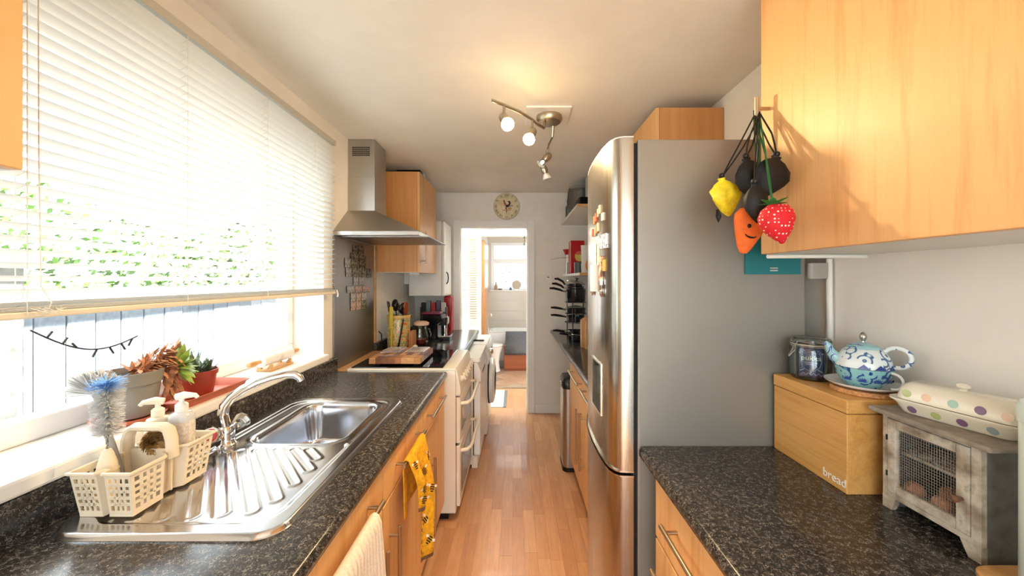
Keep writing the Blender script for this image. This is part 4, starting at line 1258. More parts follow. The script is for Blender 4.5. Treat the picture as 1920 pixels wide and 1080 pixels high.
solo(MB().loft([(.04, .05, .01, .9005), (.04, .05, .01, 1.26), (.035, .04, .01, 1.27)], (-.695, 3.88)), 'red_canister', red_m, 'tall red canister at the far end of the coffee worktop', 'canister')
solo(MB().box(-.83, -.66, 3.27, 3.40, 1.132, 1.152), 'plum_tin', plum, 'flat plum coloured tin lying on the coffee machine', 'tin', bevel=.006)
cbx = thing('capsule_rack', 'dark rack of coffee sachets standing behind the coffee machine', 'rack', (-.8, 3.68, .9))
MB().box(-.94, -.68, 3.66, 3.74, .9005, 1.17).build('box', plain('rack_dark', (44, 40, 44), .4), cbx, 0, .004)
for i, c in enumerate(((30, 30, 34), (120, 130, 130), (170, 30, 40), (90, 70, 100), (200, 196, 190))):
    MB().box(-.93 + i * .05, -.89 + i * .05, 3.655, 3.7, 1.12, 1.215 + .02 * (i % 2)).build('sachet', plain('sachet_%d' % i, c, .4), cbx, 0, .003)
so = thing('wall_socket', 'white double socket with black plugs on the wall behind the coffee machine', 'socket', (-1.07, 3.45, 1.15))
MB().box(-1.0795, -1.068, 3.36, 3.51, 1.12, 1.205).build('plate', white_plastic, so, 0, .003)
for y in (3.4, 3.47): MB().loft([(.02, .02, .005, 0), (.018, .018, .005, .03)], (0, 0)).build('plug', black_plastic, so, 40, local=True).location = (.012, y - 3.45, .0)
solo(MB().tube([(-1.06, 2.87, 1.04), (-1.035, 2.86, 1.02), (-1.03, 2.85, .98), (-1.03, 2.848, .93), (-1.025, 2.84, .906), (-1.01, 2.835, .906)], .004, 8), 'power_cable', black_rubber, 'black power cable looping down the wall behind the floral jar', 'cable')

# ================================================================== FRIDGE SIDE
base_unit('beech drawer cabinet under the worktop that carries the bread bin', .62, 1.125, -1, .43, 1.03, [(.665, .858, .775, .70, 1.0), (.40, .66, .60, .75, 1.07), (.13, .395, .335, .75, 1.07)])
base_unit('beech base cabinet under the near end of the bread bin worktop', .115, .615, -1, .43, 1.03, [(.725, .858, .80, .2, .53)], (.13, .722, .17, .27, .63))
base_unit('beech base cabinet with drawer between the fridge and its neighbour', 1.775, 2.19, -1, .41, 1.03, [(.725, .858, .805, 1.83, 2.13)], (.13, .722, 2.14, .33, .665))
base_unit('beech base cabinet with drawer beside the pedal bin', 2.195, 2.73, -1, .41, 1.03, [(.725, .858, .805, 2.22, 2.58)], (.13, .722, 2.26, .31, .65))
wall_unit('beech wall cabinet over the bread bin, with the bags on its handle', -.38, 1.085, -1, .725, 1.038, 1.519, 2.335, [(.487, 1.085, 1.05, 1.6, 1.965), (.06, .482, .1, 1.6, 1.965), (-.38, .055, .01, 1.6, 1.965)])
wall_unit('beech wall cabinet seen above the fridge freezer', 1.825, 2.42, -1, .70, 1.038, 1.6, 2.298, [(1.825, 2.42, 1.88, 1.66, 1.83)])
solo(MB().tube([(.735, 1.07, 1.512), (.9, 1.06, 1.512), (1.02, 1.07, 1.512)], .006, 8), 'strip_light_rail', white_plastic, 'thin white cable clipped under the wall cabinet over the bread bin', 'cable')

# fridge freezer
fg = thing('fridge_freezer', 'tall silver fridge freezer with curved steel doors and a water dispenser', 'fridge', (.65, 1.506, 0))
MB().box(.404, .953, 1.206, 1.757, .02, 1.905).build('body', fridge_side, fg, 0, .004)
MB().box(.392, .404, 1.216, 1.748, .05, 1.895).build('door_seal', black_rubber, fg, 0)
MB().box(.45, .93, 1.23, 1.73, 0, .02).build('feet', black_plastic, fg, 0)
dp = [(.362, 1.209), (.348, 1.213), (.336, 1.224), (.326, 1.245), (.319, 1.28), (.314, 1.34), (.313, 1.42), (.314, 1.48), (.317, 1.54), (.322, 1.60), (.33, 1.66), (.341, 1.71), (.352, 1.738), (.362, 1.752), (.37, 1.756)]
def door_x(y):
    for (xa, ya), (xb, yb) in zip(dp, dp[1:]):
        if ya <= y <= yb: return xa + (xb - xa) * (y - ya) / (yb - ya)
    return .36
poly = [(.391, 1.209)] + dp + [(.391, 1.756)]
ud = MB().prism(poly, 'z', .815, 1.912).build('fridge_door', fridge_steel, fg, 30)
cut(ud, MB().box(.29, .368, 1.335, 1.475, .955, 1.135))
ld = MB().prism(poly, 'z', .045, .795).build('freezer_door', fridge_steel, fg, 30)
edge = [(x - .006, y) for x, y in dp]
grip_m = plain('grip_silver', (206, 204, 198), .2, metal=1)
for nm, z0, z1, par in (('grip_strip', .795, .8, ld), ('grip_strip', .81, .815, ud)):
    MB().prism([(.391, 1.207)] + edge + [(.391, 1.758)], 'z', z0, z1).build(nm, grip_m, par, 30)
MB().box(.385, .391, 1.22, 1.74, .8, .81).build('grip_recess', dark_cavity, fg, 0)
MB().prism(poly, 'z', 1.9125, 1.916).build('door_cap', white_plastic, ud, 30)
fr2 = MB()
for (a0, a1, z0, z1) in ((1.33, 1.337, .95, 1.14), (1.473, 1.48, .95, 1.14), (1.337, 1.473, .95, .957), (1.337, 1.473, 1.133, 1.14)):
    ym_ = (a0 + a1) / 2; fr2.box(door_x(ym_) - .004, door_x(ym_) + .03, a0, a1, z0, z1)
dsp = fr2.build('dispenser_frame', grip_m, fg, 0, .001)
MB().box(.362, .3675, 1.337, 1.473, .957, 1.133).build('dispenser_back', plain('dispenser_grey', (120, 118, 112), .3), dsp, 0)
MB().box(.325, .362, 1.39, 1.42, 1.09, 1.132).build('dispenser_nozzle', black_plastic, dsp, 0, .002)

def on_door(name, label, y0, y1, z0, z1, mat, th=.004, cat='magnet', group=None):
    x = min(door_x(y0), door_x(y1), door_x((y0 + y1) / 2))
    xb = max(door_x(y0), door_x(y1))
    a = (y0, y1); q = []
    mb = MB()
    xs = [door_x(y0) - .0004, door_x(y1) - .0004]
    mb.hexa([(xs[0] - th, y0, z0), (xs[0], y0, z0), (xs[1], y1, z0), (xs[1] - th, y1, z0), (xs[0] - th, y0, z1), (xs[0], y0, z1), (xs[1], y1, z1), (xs[1] - th, y1, z1)])
    return solo(mb, name, mat, label, cat, group, 0)
tile_c = [plain('tile_magnet_a', (196, 130, 80), .5), plain('tile_magnet_b', (226, 206, 170), .5), plain('tile_magnet_c', (206, 100, 70), .5), plain('tile_magnet_d', (150, 160, 150), .5)]
tw_names = ['amber', 'cream', 'rust', 'grey green']
small = [(1.42, 1.66, 0), (1.395, 1.667, 2), (1.36, 1.678, 3), (1.335, 1.686, 1), (1.455, 1.615, 2), (1.41, 1.612, 3), (1.385, 1.62, 0), (1.36, 1.625, 1)]
for i, (y, z, k) in enumerate(small):
    on_door('tile_magnet', '%s letter tile magnet in the %s row on the fridge door' % (tw_names[k], 'upper' if i < 4 else 'lower'), y, y + .019, z, z + .03, tile_c[k], .005, group='letter tile magnets on the fridge')
on_door('tile_magnet', 'pale square tile magnet at the end of the upper row on the fridge door', 1.298, 1.322, 1.655, 1.682, plain('tile_pale', (206, 204, 196), .5), .005, group='letter tile magnets on the fridge')
sign = patterned('sign_print', [(.42, (120, 116, 160)), (.5, (226, 226, 230)), (.7, (244, 244, 244))], 90, detail=2)
on_door('sign_magnet', 'white and lilac sign magnet with a dark edge on the fridge door', 1.268, 1.34, 1.555, 1.605, sign, .006)
on_door('bookmark_magnet', 'narrow cream bookmark held on the fridge door', 1.355, 1.385, 1.50, 1.60, plain('bookmark', (236, 226, 196), .5), .003)
on_door('postcard', 'pale printed postcard on the fridge door', 1.41, 1.46, 1.46, 1.58, patterned('card_a', [(.4, (200, 204, 200)), (.6, (238, 238, 232))], 60), .002, cat='card')
on_door('shopping_list_pad', 'thick white notepad stuck to the fridge door', 1.38, 1.435, 1.40, 1.50, plain('pad_white', (236, 232, 228), .5), .018, cat='notepad')
on_door('figure_magnet', 'small brown and cream novelty magnet on the fridge door', 1.315, 1.345, 1.44, 1.53, patterned('figure_a', [(.4, (120, 70, 50)), (.5, (214, 170, 130)), (.65, (236, 220, 196))], 50), .007)
on_door('star_magnet', 'yellow pointed magnet beside the novelty magnet on the fridge door', 1.285, 1.31, 1.475, 1.515, plain('star_yellow', (206, 170, 90), .5), .004)
for y, lab in ((1.318, 'steel bottle opener hanging below the novelty magnet on the fridge'), (1.46, 'steel bottle opener hanging below the notepad on the fridge')):
    o = MB().tube([(door_x(y) - .006 - 0, y + .011 * math.cos(a), 1.405 + .02 * math.sin(a)) for a in [i * 2 * PI / 14 for i in range(14)]], .004, 8, closed=True)
    o.box(door_x(y) - .009, door_x(y) - .0025, y - .006, y + .006, 1.425, 1.445)
    solo(o, 'bottle_opener', chrome, lab, 'bottle opener', 'openers on the fridge')
tl = thing('teal_folder', 'teal card folder held against the side of the fridge freezer', 'folder', (.84, 1.2, 1.46))
MB().box(.752, .932, 1.198, 1.2045, 1.462, 1.62).build('cover', plain('teal', (32, 118, 128), .5), tl, 0, .001)
for z in (1.472, 1.48): MB().box(.83, .856, 1.1965, 1.198, z, z + .004).build('clip', chrome, tl, 0)

# cable duct and plastic cover in the corner behind the fridge
du = thing('cable_duct', 'white cable duct running down the wall beside the fridge', 'cable duct', (1.03, 1.2, .9))
MB().tube([(1.026, 1.2, 1.512), (1.026, 1.2, 1.4), (1.0285, 1.2, 1.3), (1.0285, 1.2, 1.1), (1.027, 1.2, .905)], .009, 10).build('duct', white_plastic, du)
MB().loft([(.028, .008, .006, 1.447), (.03, .01, .008, 1.455), (.03, .01, .008, 1.498)], (.988, 1.2)).build('socket_cover', translucent('clear_plastic', (216, 214, 206), .5, .15), du, 40)

# ------------------------------------------------------------------ bags on the cabinet handle
black_nylon = plain('black_nylon', (11, 11, 13), .6, var=.2, scale=40, bmp=.4)
cordm = plain('cord_black', (16, 18, 16), .7); cordg = plain('cord_green', (30, 96, 50), .7)
HX_, HY_ = .691, 1.05        # the bar they hang on
def pouch(name, label, c, rx, rz, prof, mat, cords, tipdir=(0, 0, -1), n=24, crumple=.12, seed=0, cordmat=None, ry=None):
    t = thing(name, label, 'bag', c)
    rr = random.Random(seed); ry = rx if ry is None else ry
    R = basis(-Vector(tipdir)); mb = MB(); vs = []; N = n
    ph = [rr.random() * 6.28 for _ in range(4)]
    for (r, z) in prof:
        for k in range(N):
            a = 2 * PI * k / N
            q = 1 + crumple * r * (math.sin(3 * a + ph[0] + z * 3) * .5 + math.sin(7 * a + ph[1]) * .3 + math.sin(5 * a + z * 6 + ph[2]) * .3)
            vs.append(Vector(c) + R @ Vector((math.cos(a) * r * rx * q, math.sin(a) * r * ry * q, z * rz)))
    fs = []
    for i in range(len(prof) - 1):
        for k in range(N):
            k2 = (k + 1) % N; fs.append((i * N + k, i * N + k2, (i + 1) * N + k2, (i + 1) * N + k))
    o = mb.add(vs, fs).build('pouch', mat, t, 70)
    top = Vector(c) + R @ Vector((0, 0, prof[-1][1] * rz))
    for i, dy in enumerate(cords):
        hy = Vector((HX_ + .004 * (i - .5), HY_ - .0095 if i % 2 else HY_ + .0095, 1.935 - .012 * i - seed * .004))
        mid = top.lerp(hy, .5) + Vector((dy, -.006, .0))
        MB().tube([top, top.lerp(mid, .5) + Vector((dy * .3, 0, 0)), mid, mid.lerp(hy, .6), hy], .0022, 6).build('cord', cordmat or cordm, t)
    MB().ball(top + Vector((0, 0, .006)), .008).build('toggle', cordmat or black_plastic, t)
    return t, o, R
pear = [(.0, -1), (.16, -.97), (.45, -.72), (.85, -.25), (1, .1), (.92, .5), (.6, .82), (.25, 1.0), (.3, 1.12), (.0, 1.14)]
round_ = [(.0, -1), (.1, -.98), (.35, -.75), (.72, -.4), (1, .1), (1, .45), (.75, .8), (.3, .98), (.12, 1.02), (0, 1.03)]
# the bags hang one in front of another; first radius is the depth, ry the width
pouch('shopping_pouch', 'plump black nylon pouch hanging beside the yellow pouch', (.644, 1.0, 1.712), .02, .057, pear, black_nylon, (.012, -.01), (.25, 0, -1), seed=1, ry=.041)
pouch('shopping_pouch', 'black nylon pouch hanging against the cabinet door over the strawberry', (.665, .957, 1.71), .019, .05, pear, black_nylon, (-.008, .006), (-.3, 0, -1), seed=2, crumple=.2, ry=.045)
pouch('shopping_pouch', 'black nylon pouch hanging lowest, in front of the carrot face', (.6, .913, 1.63), .018, .046, pear, black_nylon, (.008, -.006), (.1, 0, -1), seed=3, ry=.03)
st_m, n_, l_ = new_mat('strawberry_cloth')
p_ = principled(n_, l_, (196, 26, 36), .7)
vv = n_.new('ShaderNodeTexVoronoi'); vv.inputs['Scale'].default_value = 120; vv.inputs['Randomness'].default_value = .15
l_.new(coords(n_, l_), vv.inputs['Vector'])
l_.new(ramp(n_, l_, vv.outputs['Distance'], [(0, (245, 225, 220)), (.24, (200, 26, 36))], 'CONSTANT'), p_.inputs['Base Color'])
sc_, so_, R_ = pouch('strawberry_pouch', 'red strawberry shaped pouch with white dots and green leaves', (.616, .862, 1.575), .028, .048, round_, st_m, (.004, -.004), (.25, 0, -1), seed=4, crumple=.05, cordmat=cordg, ry=.04)
gl = plain('felt_green', (40, 120, 50), .8)
for k in range(6):
    a = k * 1.05; m_ = MB(); leaf(m_, (.606, .862, 1.62), (math.cos(a), math.sin(a), .35 + .3 * (k % 2)), .032, .018, .003, -.2, 4); m_.build('leaf', gl, sc_, 50)
yb_m = plain('yellow_nylon', (240, 210, 40), .5, var=.1, scale=60, bmp=.5)
yt, yo, _r = pouch('yellow_pouch', 'crumpled bright yellow nylon pouch with small black toggles', (.598, 1.043, 1.675), .018, .052, pear, yb_m, (-.002, .004), (.2, 0, -1), seed=5, crumple=.4, ry=.037)
for x_, z_ in ((.57, 1.623), (.622, 1.613)):
    MB().tube([(x_, 1.035, z_ + .018), (x_ - .004, 1.03, z_ - .002), (x_, 1.03, z_ - .015), (x_ + .005, 1.03, z_ - .002), (x_, 1.035, z_ + .018)], .0035, 6).build('toggle_loop', black_plastic, yt)
carrot = [(.0, -1), (.22, -.96), (.42, -.72), (.7, -.2), (.95, .35), (1, .65), (.8, .92), (.4, 1.04), (.15, 1.1), (0, 1.12)]
or_m = plain('orange_cloth', (222, 104, 40), .8, var=.06, scale=60)
ct, co, R_ = pouch('carrot_pouch', 'orange carrot shaped pouch with a smiling face, hanging below the others', (.611, .963, 1.57), .026, .059, carrot, or_m, (.0, .003), (-.25, 0, -1), seed=6, crumple=.02, cordmat=cordg, ry=.044)
def carrot_y(x, z):          # front surface of the carrot pouch
    t = (z - 1.57) / .059; r = .7 + (t + .2) * .45; dx = (x - .611 - (z - 1.57) * .25) / (.044 * r)
    return .963 - .026 * r * math.sqrt(max(0, 1 - dx * dx)) - .0012
MB().ball((.6, carrot_y(.6, 1.582), 1.582), .0055, .003, .0055, 12).build('eye', black_plastic, ct)
MB().tube([(x, carrot_y(x, z), z) for x, z in ((.592, 1.562), (.598, 1.556), (.606, 1.553), (.615, 1.5525), (.622, 1.555))], [.001, .002, .0025, .002, .001], 6).build('smile', black_plastic, ct)
for k in range(4):
    m_ = MB(); leaf(m_, (.626, .965, 1.63), (math.cos(k * 1.6), math.sin(k * 1.6), .9), .03, .012, .003, -.1, 4); m_.build('leaf', gl, ct, 50)

# ================================================================== WORKTOP BY THE CAMERA
bn = thing('bread_bin', 'rectangular bamboo bread bin with lift off lid, lettered bread', 'bread bin', (.935, 1.06, .90))
BY_0, BY_1 = .93, 1.192
MB().box(.84, 1.036, BY_0, BY_1, .9005, 1.103).build('box', bread_wood, bn, 0, .002)
MB().box(.838, 1.037, BY_0 - .002, BY_1 + .001, 1.1045, 1.14).build('lid', bread_wood, bn, 0, .003)
white_print = plain('white_print', (245, 242, 236), .5)
text('lettering', 'bread', .031, white_print, bn, (.8396, .967, .924), (0, -1, 0), (0, 0, 1), .0006)

# clip top jar with a tea packet inside
jr = thing('clip_top_jar', 'clip top glass jar standing on the bread bin', 'jar', (.914, 1.137, 1.1405))
jx, jy, jz = .914, 1.137, 1.1405
MB().lathe([(0, jz), (.045, jz), (.052, jz + .006), (.053, jz + .02), (.053, jz + .09), (.049, jz + .1), (.048, jz + .104), (.0455, jz + .104), (.0465, jz + .098), (.0505, jz + .088), (.0505, jz + .02), (.049, jz + .009), (0, jz + .006)], (jx, jy, 0), 40).build('jar', jar_glass, jr)
MB().lathe([(.046, jz + .1045), (.0505, jz + .1045), (.0505, jz + .108), (.046, jz + .108)], (jx, jy, 0), 36).build('rubber_seal', plain('seal_grey', (180, 170, 150), .6), jr)
MB().lathe([(.051, jz + .1085), (.052, jz + .115), (.05, jz + .122), (.044, jz + .126), (0, jz + .127)], (jx, jy, 0), 36).build('lid', jar_glass, jr)
wirem = plain('wire_chrome', (200, 200, 200), .2, metal=1)
MB().lathe([(.0515, jz + .1), (.0528, jz + .1005), (.0515, jz + .102)], (jx, jy, 0), 36).build('neck_wire', wirem, jr)
MB().lathe([(.0525, jz + .114), (.0538, jz + .1145), (.0525, jz + .116)], (jx, jy, 0), 36).build('lid_wire', wirem, jr)
MB().tube([(jx - .05, jy - .014, jz + .115), (jx - .058, jy - .014, jz + .105), (jx - .056, jy - .012, jz + .09), (jx - .068, jy - .012, jz + .078), (jx - .074, jy - .01, jz + .07), (jx - .072, jy - .004, jz + .07), (jx - .056, jy - .002, jz + .092), (jx - .052, jy, jz + .1)], .0018, 6).build('clip', wirem, jr)
tp2 = thing('tea_packet', 'navy blue tea packet with white lettering inside the glass jar', 'packet', (jx, jy, jz + .007))
navy = plain('navy', (26, 34, 92), .45); lilac = plain('lilac_print', (176, 176, 222), .5)
rot = math.radians(36)
ux = Vector((math.cos(rot), math.sin(rot) * -1, 0)); uz = Vector((0, 0, 1))   # reading direction on the front face
nf = uz.cross(ux).normalized()
nf = nf if nf.y < 0 else -nf
bw_, bh_ = .031, .088
cc = Vector((jx, jy, jz + .0075 + bh_ / 2))
Rm = Matrix((ux, -nf, uz)).transposed()
MB().obox(cc, (bw_ * 2, .05, bh_), Rm).build('packet', navy, tp2, 0, .003)
fc = cc + nf * .0258
text('brand_lettering', 'pukka', .0205, white_print, tp2, fc + uz * .014, ux, uz, .0002)
MB().obox(fc + uz * .0, (.03, .0006, .0018), Rm).build('faint_print_line', lilac, tp2, 0)
MB().obox(fc - uz * .005, (.022, .0006, .0018), Rm).build('faint_print_line', lilac, tp2, 0)
orn = MB()
def fl2(a, b, r=.0008): orn.tube([fc + ux * a[0] + uz * a[1], fc + ux * b[0] + uz * b[1]], r, 5)
op = [(-.004 * 0, .034), (-.01, .03), (-.02, .028), (-.0245, .015), (-.0245, 0), (-.02, -.014), (-.01, -.022), (0, -.028)]
for a, b in zip(op, op[1:]):
    fl2(a, b); fl2((-a[0], a[1]), (-b[0], b[1]))
for k in range(5):
    t = -.024 + k * .012; fl2((t, -.038), (t + .006, -.03), .0012); fl2((t + .006, -.03), (t + .012, -.038), .0012)
for sx in (-1, 1):
    for k in range(3): fl2((sx * (.014 + k * .005), .034 - k * .003), (sx * (.019 + k * .005), .038 - k * .004), .0018)
    fl2((sx * .016, -.02), (sx * .027, -.026), .0016)
orn.build('ornament', lilac, tp2)

# tea for one: cork mat, saucer, cup and pot
ck_ = plain('cork', (196, 142, 92), .9, var=.2, scale=160)
tx, ty, tz = .947, 1.0, 1.1405
solo(MB().lathe([(0, tz), (.068, tz), (.07, tz + .002), (.07, tz + .01), (.068, tz + .012), (0, tz + .012)], (tx, ty, 0), 40), 'cork_mat', ck_, 'round cork mat on the bread bin under the saucer', 'mat')
z0 = tz + .0125
solo(MB().lathe([(0, z0), (.045, z0), (.07, z0 + .006), (.082, z0 + .013), (.083, z0 + .015), (.07, z0 + .0095), (.045, z0 + .004), (0, z0 + .004)], (tx, ty, 0), 44), 'saucer', white_ceramic, 'white saucer under the teapot', 'saucer')
def paisley(name, ground, ink, ink2):
    m, n, l = new_mat(name)
    p = principled(n, l, ground, .15, coat=.5)
    v = coords(n, l)
    vo = n.new('ShaderNodeTexVoronoi'); vo.inputs['Scale'].default_value = 38; l.new(v, vo.inputs['Vector'])
    w = n.new('ShaderNodeMath'); w.operation = 'SINE'
    mu = n.new('ShaderNodeMath'); mu.operation = 'MULTIPLY'; l.new(vo.outputs['Distance'], mu.inputs[0]); mu.inputs[1].default_value = 14
    l.new(mu.outputs[0], w.inputs[0])
    c = ramp(n, l, w.outputs[0], [(0, ground), (.35, ink2), (.72, ink)], 'CONSTANT')
    f = noise(n, l, v, 26, 2)
    g = n.new('ShaderNodeMath'); g.operation = 'GREATER_THAN'; l.new(f, g.inputs[0]); g.inputs[1].default_value = .47
    mx = n.new('ShaderNodeMix'); mx.data_type = 'RGBA'; l.new(g.outputs[0], mx.inputs[0]); mx.inputs[6].default_value = lin(ground); l.new(c, mx.inputs[7])
    l.new(mx.outputs[2], p.inputs['Base Color'])
    return m
pot_m = paisley('pot_paisley', (226, 236, 238), (70, 100, 150), (150, 182, 198))
lid_m = paisley('lid_paisley', (150, 198, 206), (50, 84, 150), (190, 214, 220))
cup_m = paisley('cup_paisley', (140, 196, 200), (36, 66, 140), (96, 150, 184))
z1 = z0 + .0045
cu = thing('tea_cup', 'turquoise and navy patterned tea cup standing on the saucer', 'cup', (tx, ty, z1))
MB().lathe([(0, z1), (.034, z1), (.038, z1 + .004), (.05, z1 + .016), (.058, z1 + .034), (.0605, z1 + .052), (.0595, z1 + .052), (.056, z1 + .034), (.047, z1 + .018), (0, z1 + .008)], (tx, ty, 0), 44).build('cup', cup_m, cu)
hd_ = Vector((.35, -.94, 0)).normalized()
blue_in = plain('motif_blue', (40, 70, 150), .2, coat=.4); white_in = plain('motif_white', (238, 242, 244), .2, coat=.4)
for k in range(5):
    a = math.radians(-165 + k * 30); m_ = MB()
    er = Vector((math.cos(a), math.sin(a), 0)); et = Vector((-math.sin(a), math.cos(a), 0))
    for q in range(7):
        b = math.radians(20 + q * 23.3)
        c0 = Vector((tx, ty, z1 + .019)) + er * .0535; e = c0 + (et * math.cos(b) + uz * math.sin(b)) * .013 + er * .0055
        s_ = (et * -math.sin(b) + uz * math.cos(b)) * .0018
        m_.add([c0, (c0 + e) / 2 + s_ + er * .002, e, (c0 + e) / 2 - s_ + er * .002], [(0, 1, 2, 3)])
    m_.build('flower_motif', blue_in, cu, 0)
def c_handle(t, c, out, r, thick, mat, a0=-130, a1=130, sq=1.0, name='handle'):
    pts = []
    for i in range(15):
        a = math.radians(a0 + (a1 - a0) * i / 14)
        pts.append(Vector(c) + out * (r * math.cos(a)) + uz * (r * sq * math.sin(a)))
    return MB().tube(pts, thick, 10).build(name, mat, t)
c_handle(cu, (tx + hd_.x * .062, ty + hd_.y * .062, z1 + .026), hd_, .02, .0032, white_ceramic, -100, 150)
z2 = z1 + .0525
pt2 = thing('teapot', 'blue and white paisley teapot with silver lid knob, stacked on its cup', 'teapot', (tx, ty, z2))
MB().lathe([(0, z2 - .004), (.04, z2 - .004), (.05, z2 - .001), (.0595, z2 + .0005), (.0585, z2 + .014), (.053, z2 + .03), (.044, z2 + .042), (.034, z2 + .05), (.033, z2 + .051)], (tx, ty, 0), 44).build('body', pot_m, pt2)
ld_ = MB().lathe([(.037, z2 + .05), (.036, z2 + .053), (.028, z2 + .058), (.014, z2 + .063), (.006, z2 + .065), (0, z2 + .065)], (tx, ty, 0), 40).build('lid', lid_m, pt2)
MB().lathe([(.004, z2 + .064), (.0035, z2 + .068), (.0075, z2 + .074), (.0085, z2 + .08), (.006, z2 + .088), (.002, z2 + .092), (0, z2 + .0925)], (tx, ty, 0), 20).build('knob', plain('silver', (190, 186, 180), .15, metal=1), ld_)
so2 = Vector((-.85, .5, 0)).normalized(); b0 = Vector((tx, ty, z2))
MB().tube([b0 + so2 * .047 + uz * .012, b0 + so2 * .06 + uz * .02, b0 + so2 * .069 + uz * .036, b0 + so2 * .075 + uz * .052, b0 + so2 * .082 + uz * .058], [.018, .015, .0105, .008, .0065], 14).build('spout', lid_m, pt2)
ph_ = Vector((.62, -.78, 0)).normalized()
c_handle(pt2, b0 + ph_ * .064 + uz * .032, ph_, .026, .0055, pot_m, -140, 150)
m_ = MB()
for k, a in enumerate((-100, -68, -132)):
    a = math.radians(a); er = Vector((math.cos(a), math.sin(a), 0)); et = Vector((-math.sin(a), math.cos(a), 0)); c0 = b0 + er * .0602 + uz * .001
    m_.add([c0 - et * .013, c0 + et * .013, c0 + uz * .013 - er * .0005], [(0, 1, 2)])
m_.build('triangle_motif', blue_in, pt2, 0)

# egg cabinet
eg = thing('egg_cabinet', 'distressed grey wooden egg cabinet with a wire mesh door', 'egg cabinet', (.955, .795, .90))
shabby = patterned('shabby_wood', [(.3, (128, 112, 94)), (.48, (176, 162, 144)), (.62, (206, 198, 184)), (.75, (150, 134, 112))], 26, rough=.7, detail=5)
shabby_side = plain('shabby_side', (104, 104, 100), .7, var=.12, scale=40)
EX0, EX1, EY0, EY1 = .89, 1.034, .702, .89
for ya in (EY0, EY1 - .009): MB().box(EX0 + .012, EX1, ya, ya + .009, .9005, 1.125).build('side_panel', shabby_side, eg, 0)
MB().box(EX1 - .006, EX1, EY0 + .009, EY1 - .009, .93, 1.125).build('back_panel', shabby_side, eg, 0)
MB().box(EX0 + .012, EX1 - .006, EY0 + .009, EY1 - .009, .93, .938).build('floor_panel', shabby_side, eg, 0)
ff = MB().box(EX0, EX0 + .012, EY0, EY0 + .016, .93, 1.125).box(EX0, EX0 + .012, EY1 - .012, EY1, .93, 1.125).box(EX0, EX0 + .012, EY0 + .016, EY1 - .012, .93, .942).box(EX0, EX0 + .012, EY0 + .016, EY1 - .012, 1.117, 1.125)
ff.build('face_frame', shabby, eg, 0, .001)
ft = MB().prism([(EY0, .9005), (EY0 + .02, .9005), (EY0 + .028, .916), (EY0 + .034, .93), (EY0, .93)], 'x', EX0, EX0 + .012)
ft.build('foot', shabby, eg, 0)
ft = MB().prism([(EY1, .9005), (EY1 - .02, .9005), (EY1 - .026, .916), (EY1 - .03, .93), (EY1, .93)], 'x', EX0, EX0 + .012)
ft.build('foot', shabby, eg, 0)
MB().box(EX0 - .022, EX1 + .003, EY0 - .03, EY1 + .016, 1.1255, 1.137).build('roof', plain('roof_grey', (150, 138, 124), .65, var=.12, scale=40), eg, 0, .004)
D0, D1, DZ0, DZ1 = EY0 + .017, EY1 - .013, .943, 1.116
dr = MB().box(EX0 - .003, EX0 + .01, D0, D0 + .022, DZ0, DZ1).box(EX0 - .003, EX0 + .01, D1 - .02, D1, DZ0, DZ1).box(EX0 - .003, EX0 + .01, D0 + .022, D1 - .02, DZ0, DZ0 + .02).box(EX0 - .003, EX0 + .01, D0 + .022, D1 - .02, DZ1 - .02, DZ1)
dor = dr.build('door', shabby, eg, 0, .002)
wm_ = MB(); ya, yb, za, zb = D0 + .02, D1 - .018, DZ0 + .018, DZ1 - .018
ny_ = 24; nz_ = 22
for i in range(ny_ + 1):
    y = ya + (yb - ya) * i / ny_; wm_.box(EX0 + .0036, EX0 + .0043, y - .00035, y + .00035, za, zb)
for j in range(nz_ + 1):
    z = za + (zb - za) * j / nz_; wm_.box(EX0 + .0043, EX0 + .005, ya, yb, z - .00035, z + .00035)
wm_.build('wire_mesh', plain('mesh_grey', (176, 172, 164), .45, metal=.6), dor, 0)
MB().lathe([(.0035, 0), (.0035, .006), (.0065, .01), (.007, .016), (0, .019)], (EX0 - .003, D0 + .011, 1.01), 14, basis((-1, 0, 0))).build('knob', plain('knob_brown', (120, 84, 64), .4), dor)
for z in (.985, 1.07): MB().cyl((EX0 - .003, D1 + .0, z - .006), (EX0 - .003, D1 + .0, z + .006), .0022, n=8).build('hinge', black_plastic, dor)
sh = MB().box(EX0 + .02, EX1 - .008, EY0 + .01, EY1 - .01, 1.036, 1.0415).build('egg_shelf', shabby, eg, 0)
hm_ = MB()
for i in range(3):
    for j in range(2): hm_.lathe([(.015, 1.0418), (.021, 1.0422), (.021, 1.0418)], (EX0 + .045 + j * .055, EY0 + .04 + i * .053, 0), 24)
hm_.build('egg_holes', white_gloss, sh)
egg_m = plain('egg_brown', (206, 140, 102), .5, var=.06, scale=30)
def egg(x, y, z, ax, lab):
    R = basis(ax); pr = []
    for i in range(13):
        th = PI * i / 12; zz = -math.cos(th); r = math.sin(th) * (1 - .12 * zz); pr.append((r * .0185, zz * .0235))
    solo(MB().lathe(pr, (x, y, z), 24, R), 'egg', egg_m, lab, 'egg', 'brown eggs in the egg cabinet')
ez_ = .938 + .0195
egg(.925, .852, ez_, (.3, .9, .1), 'brown egg lying in the front row of the egg cabinet beside the hinge side')
egg(.925, .795, ez_, (.5, .8, .1), 'brown egg lying in the middle of the front row of the egg cabinet')
egg(.985, .83, ez_, (1, .2, 0), 'brown egg lying behind the others at the back of the egg cabinet')
egg(.98, .765, ez_, (.2, 1, 0), 'brown egg lying behind the knob side of the egg cabinet door')

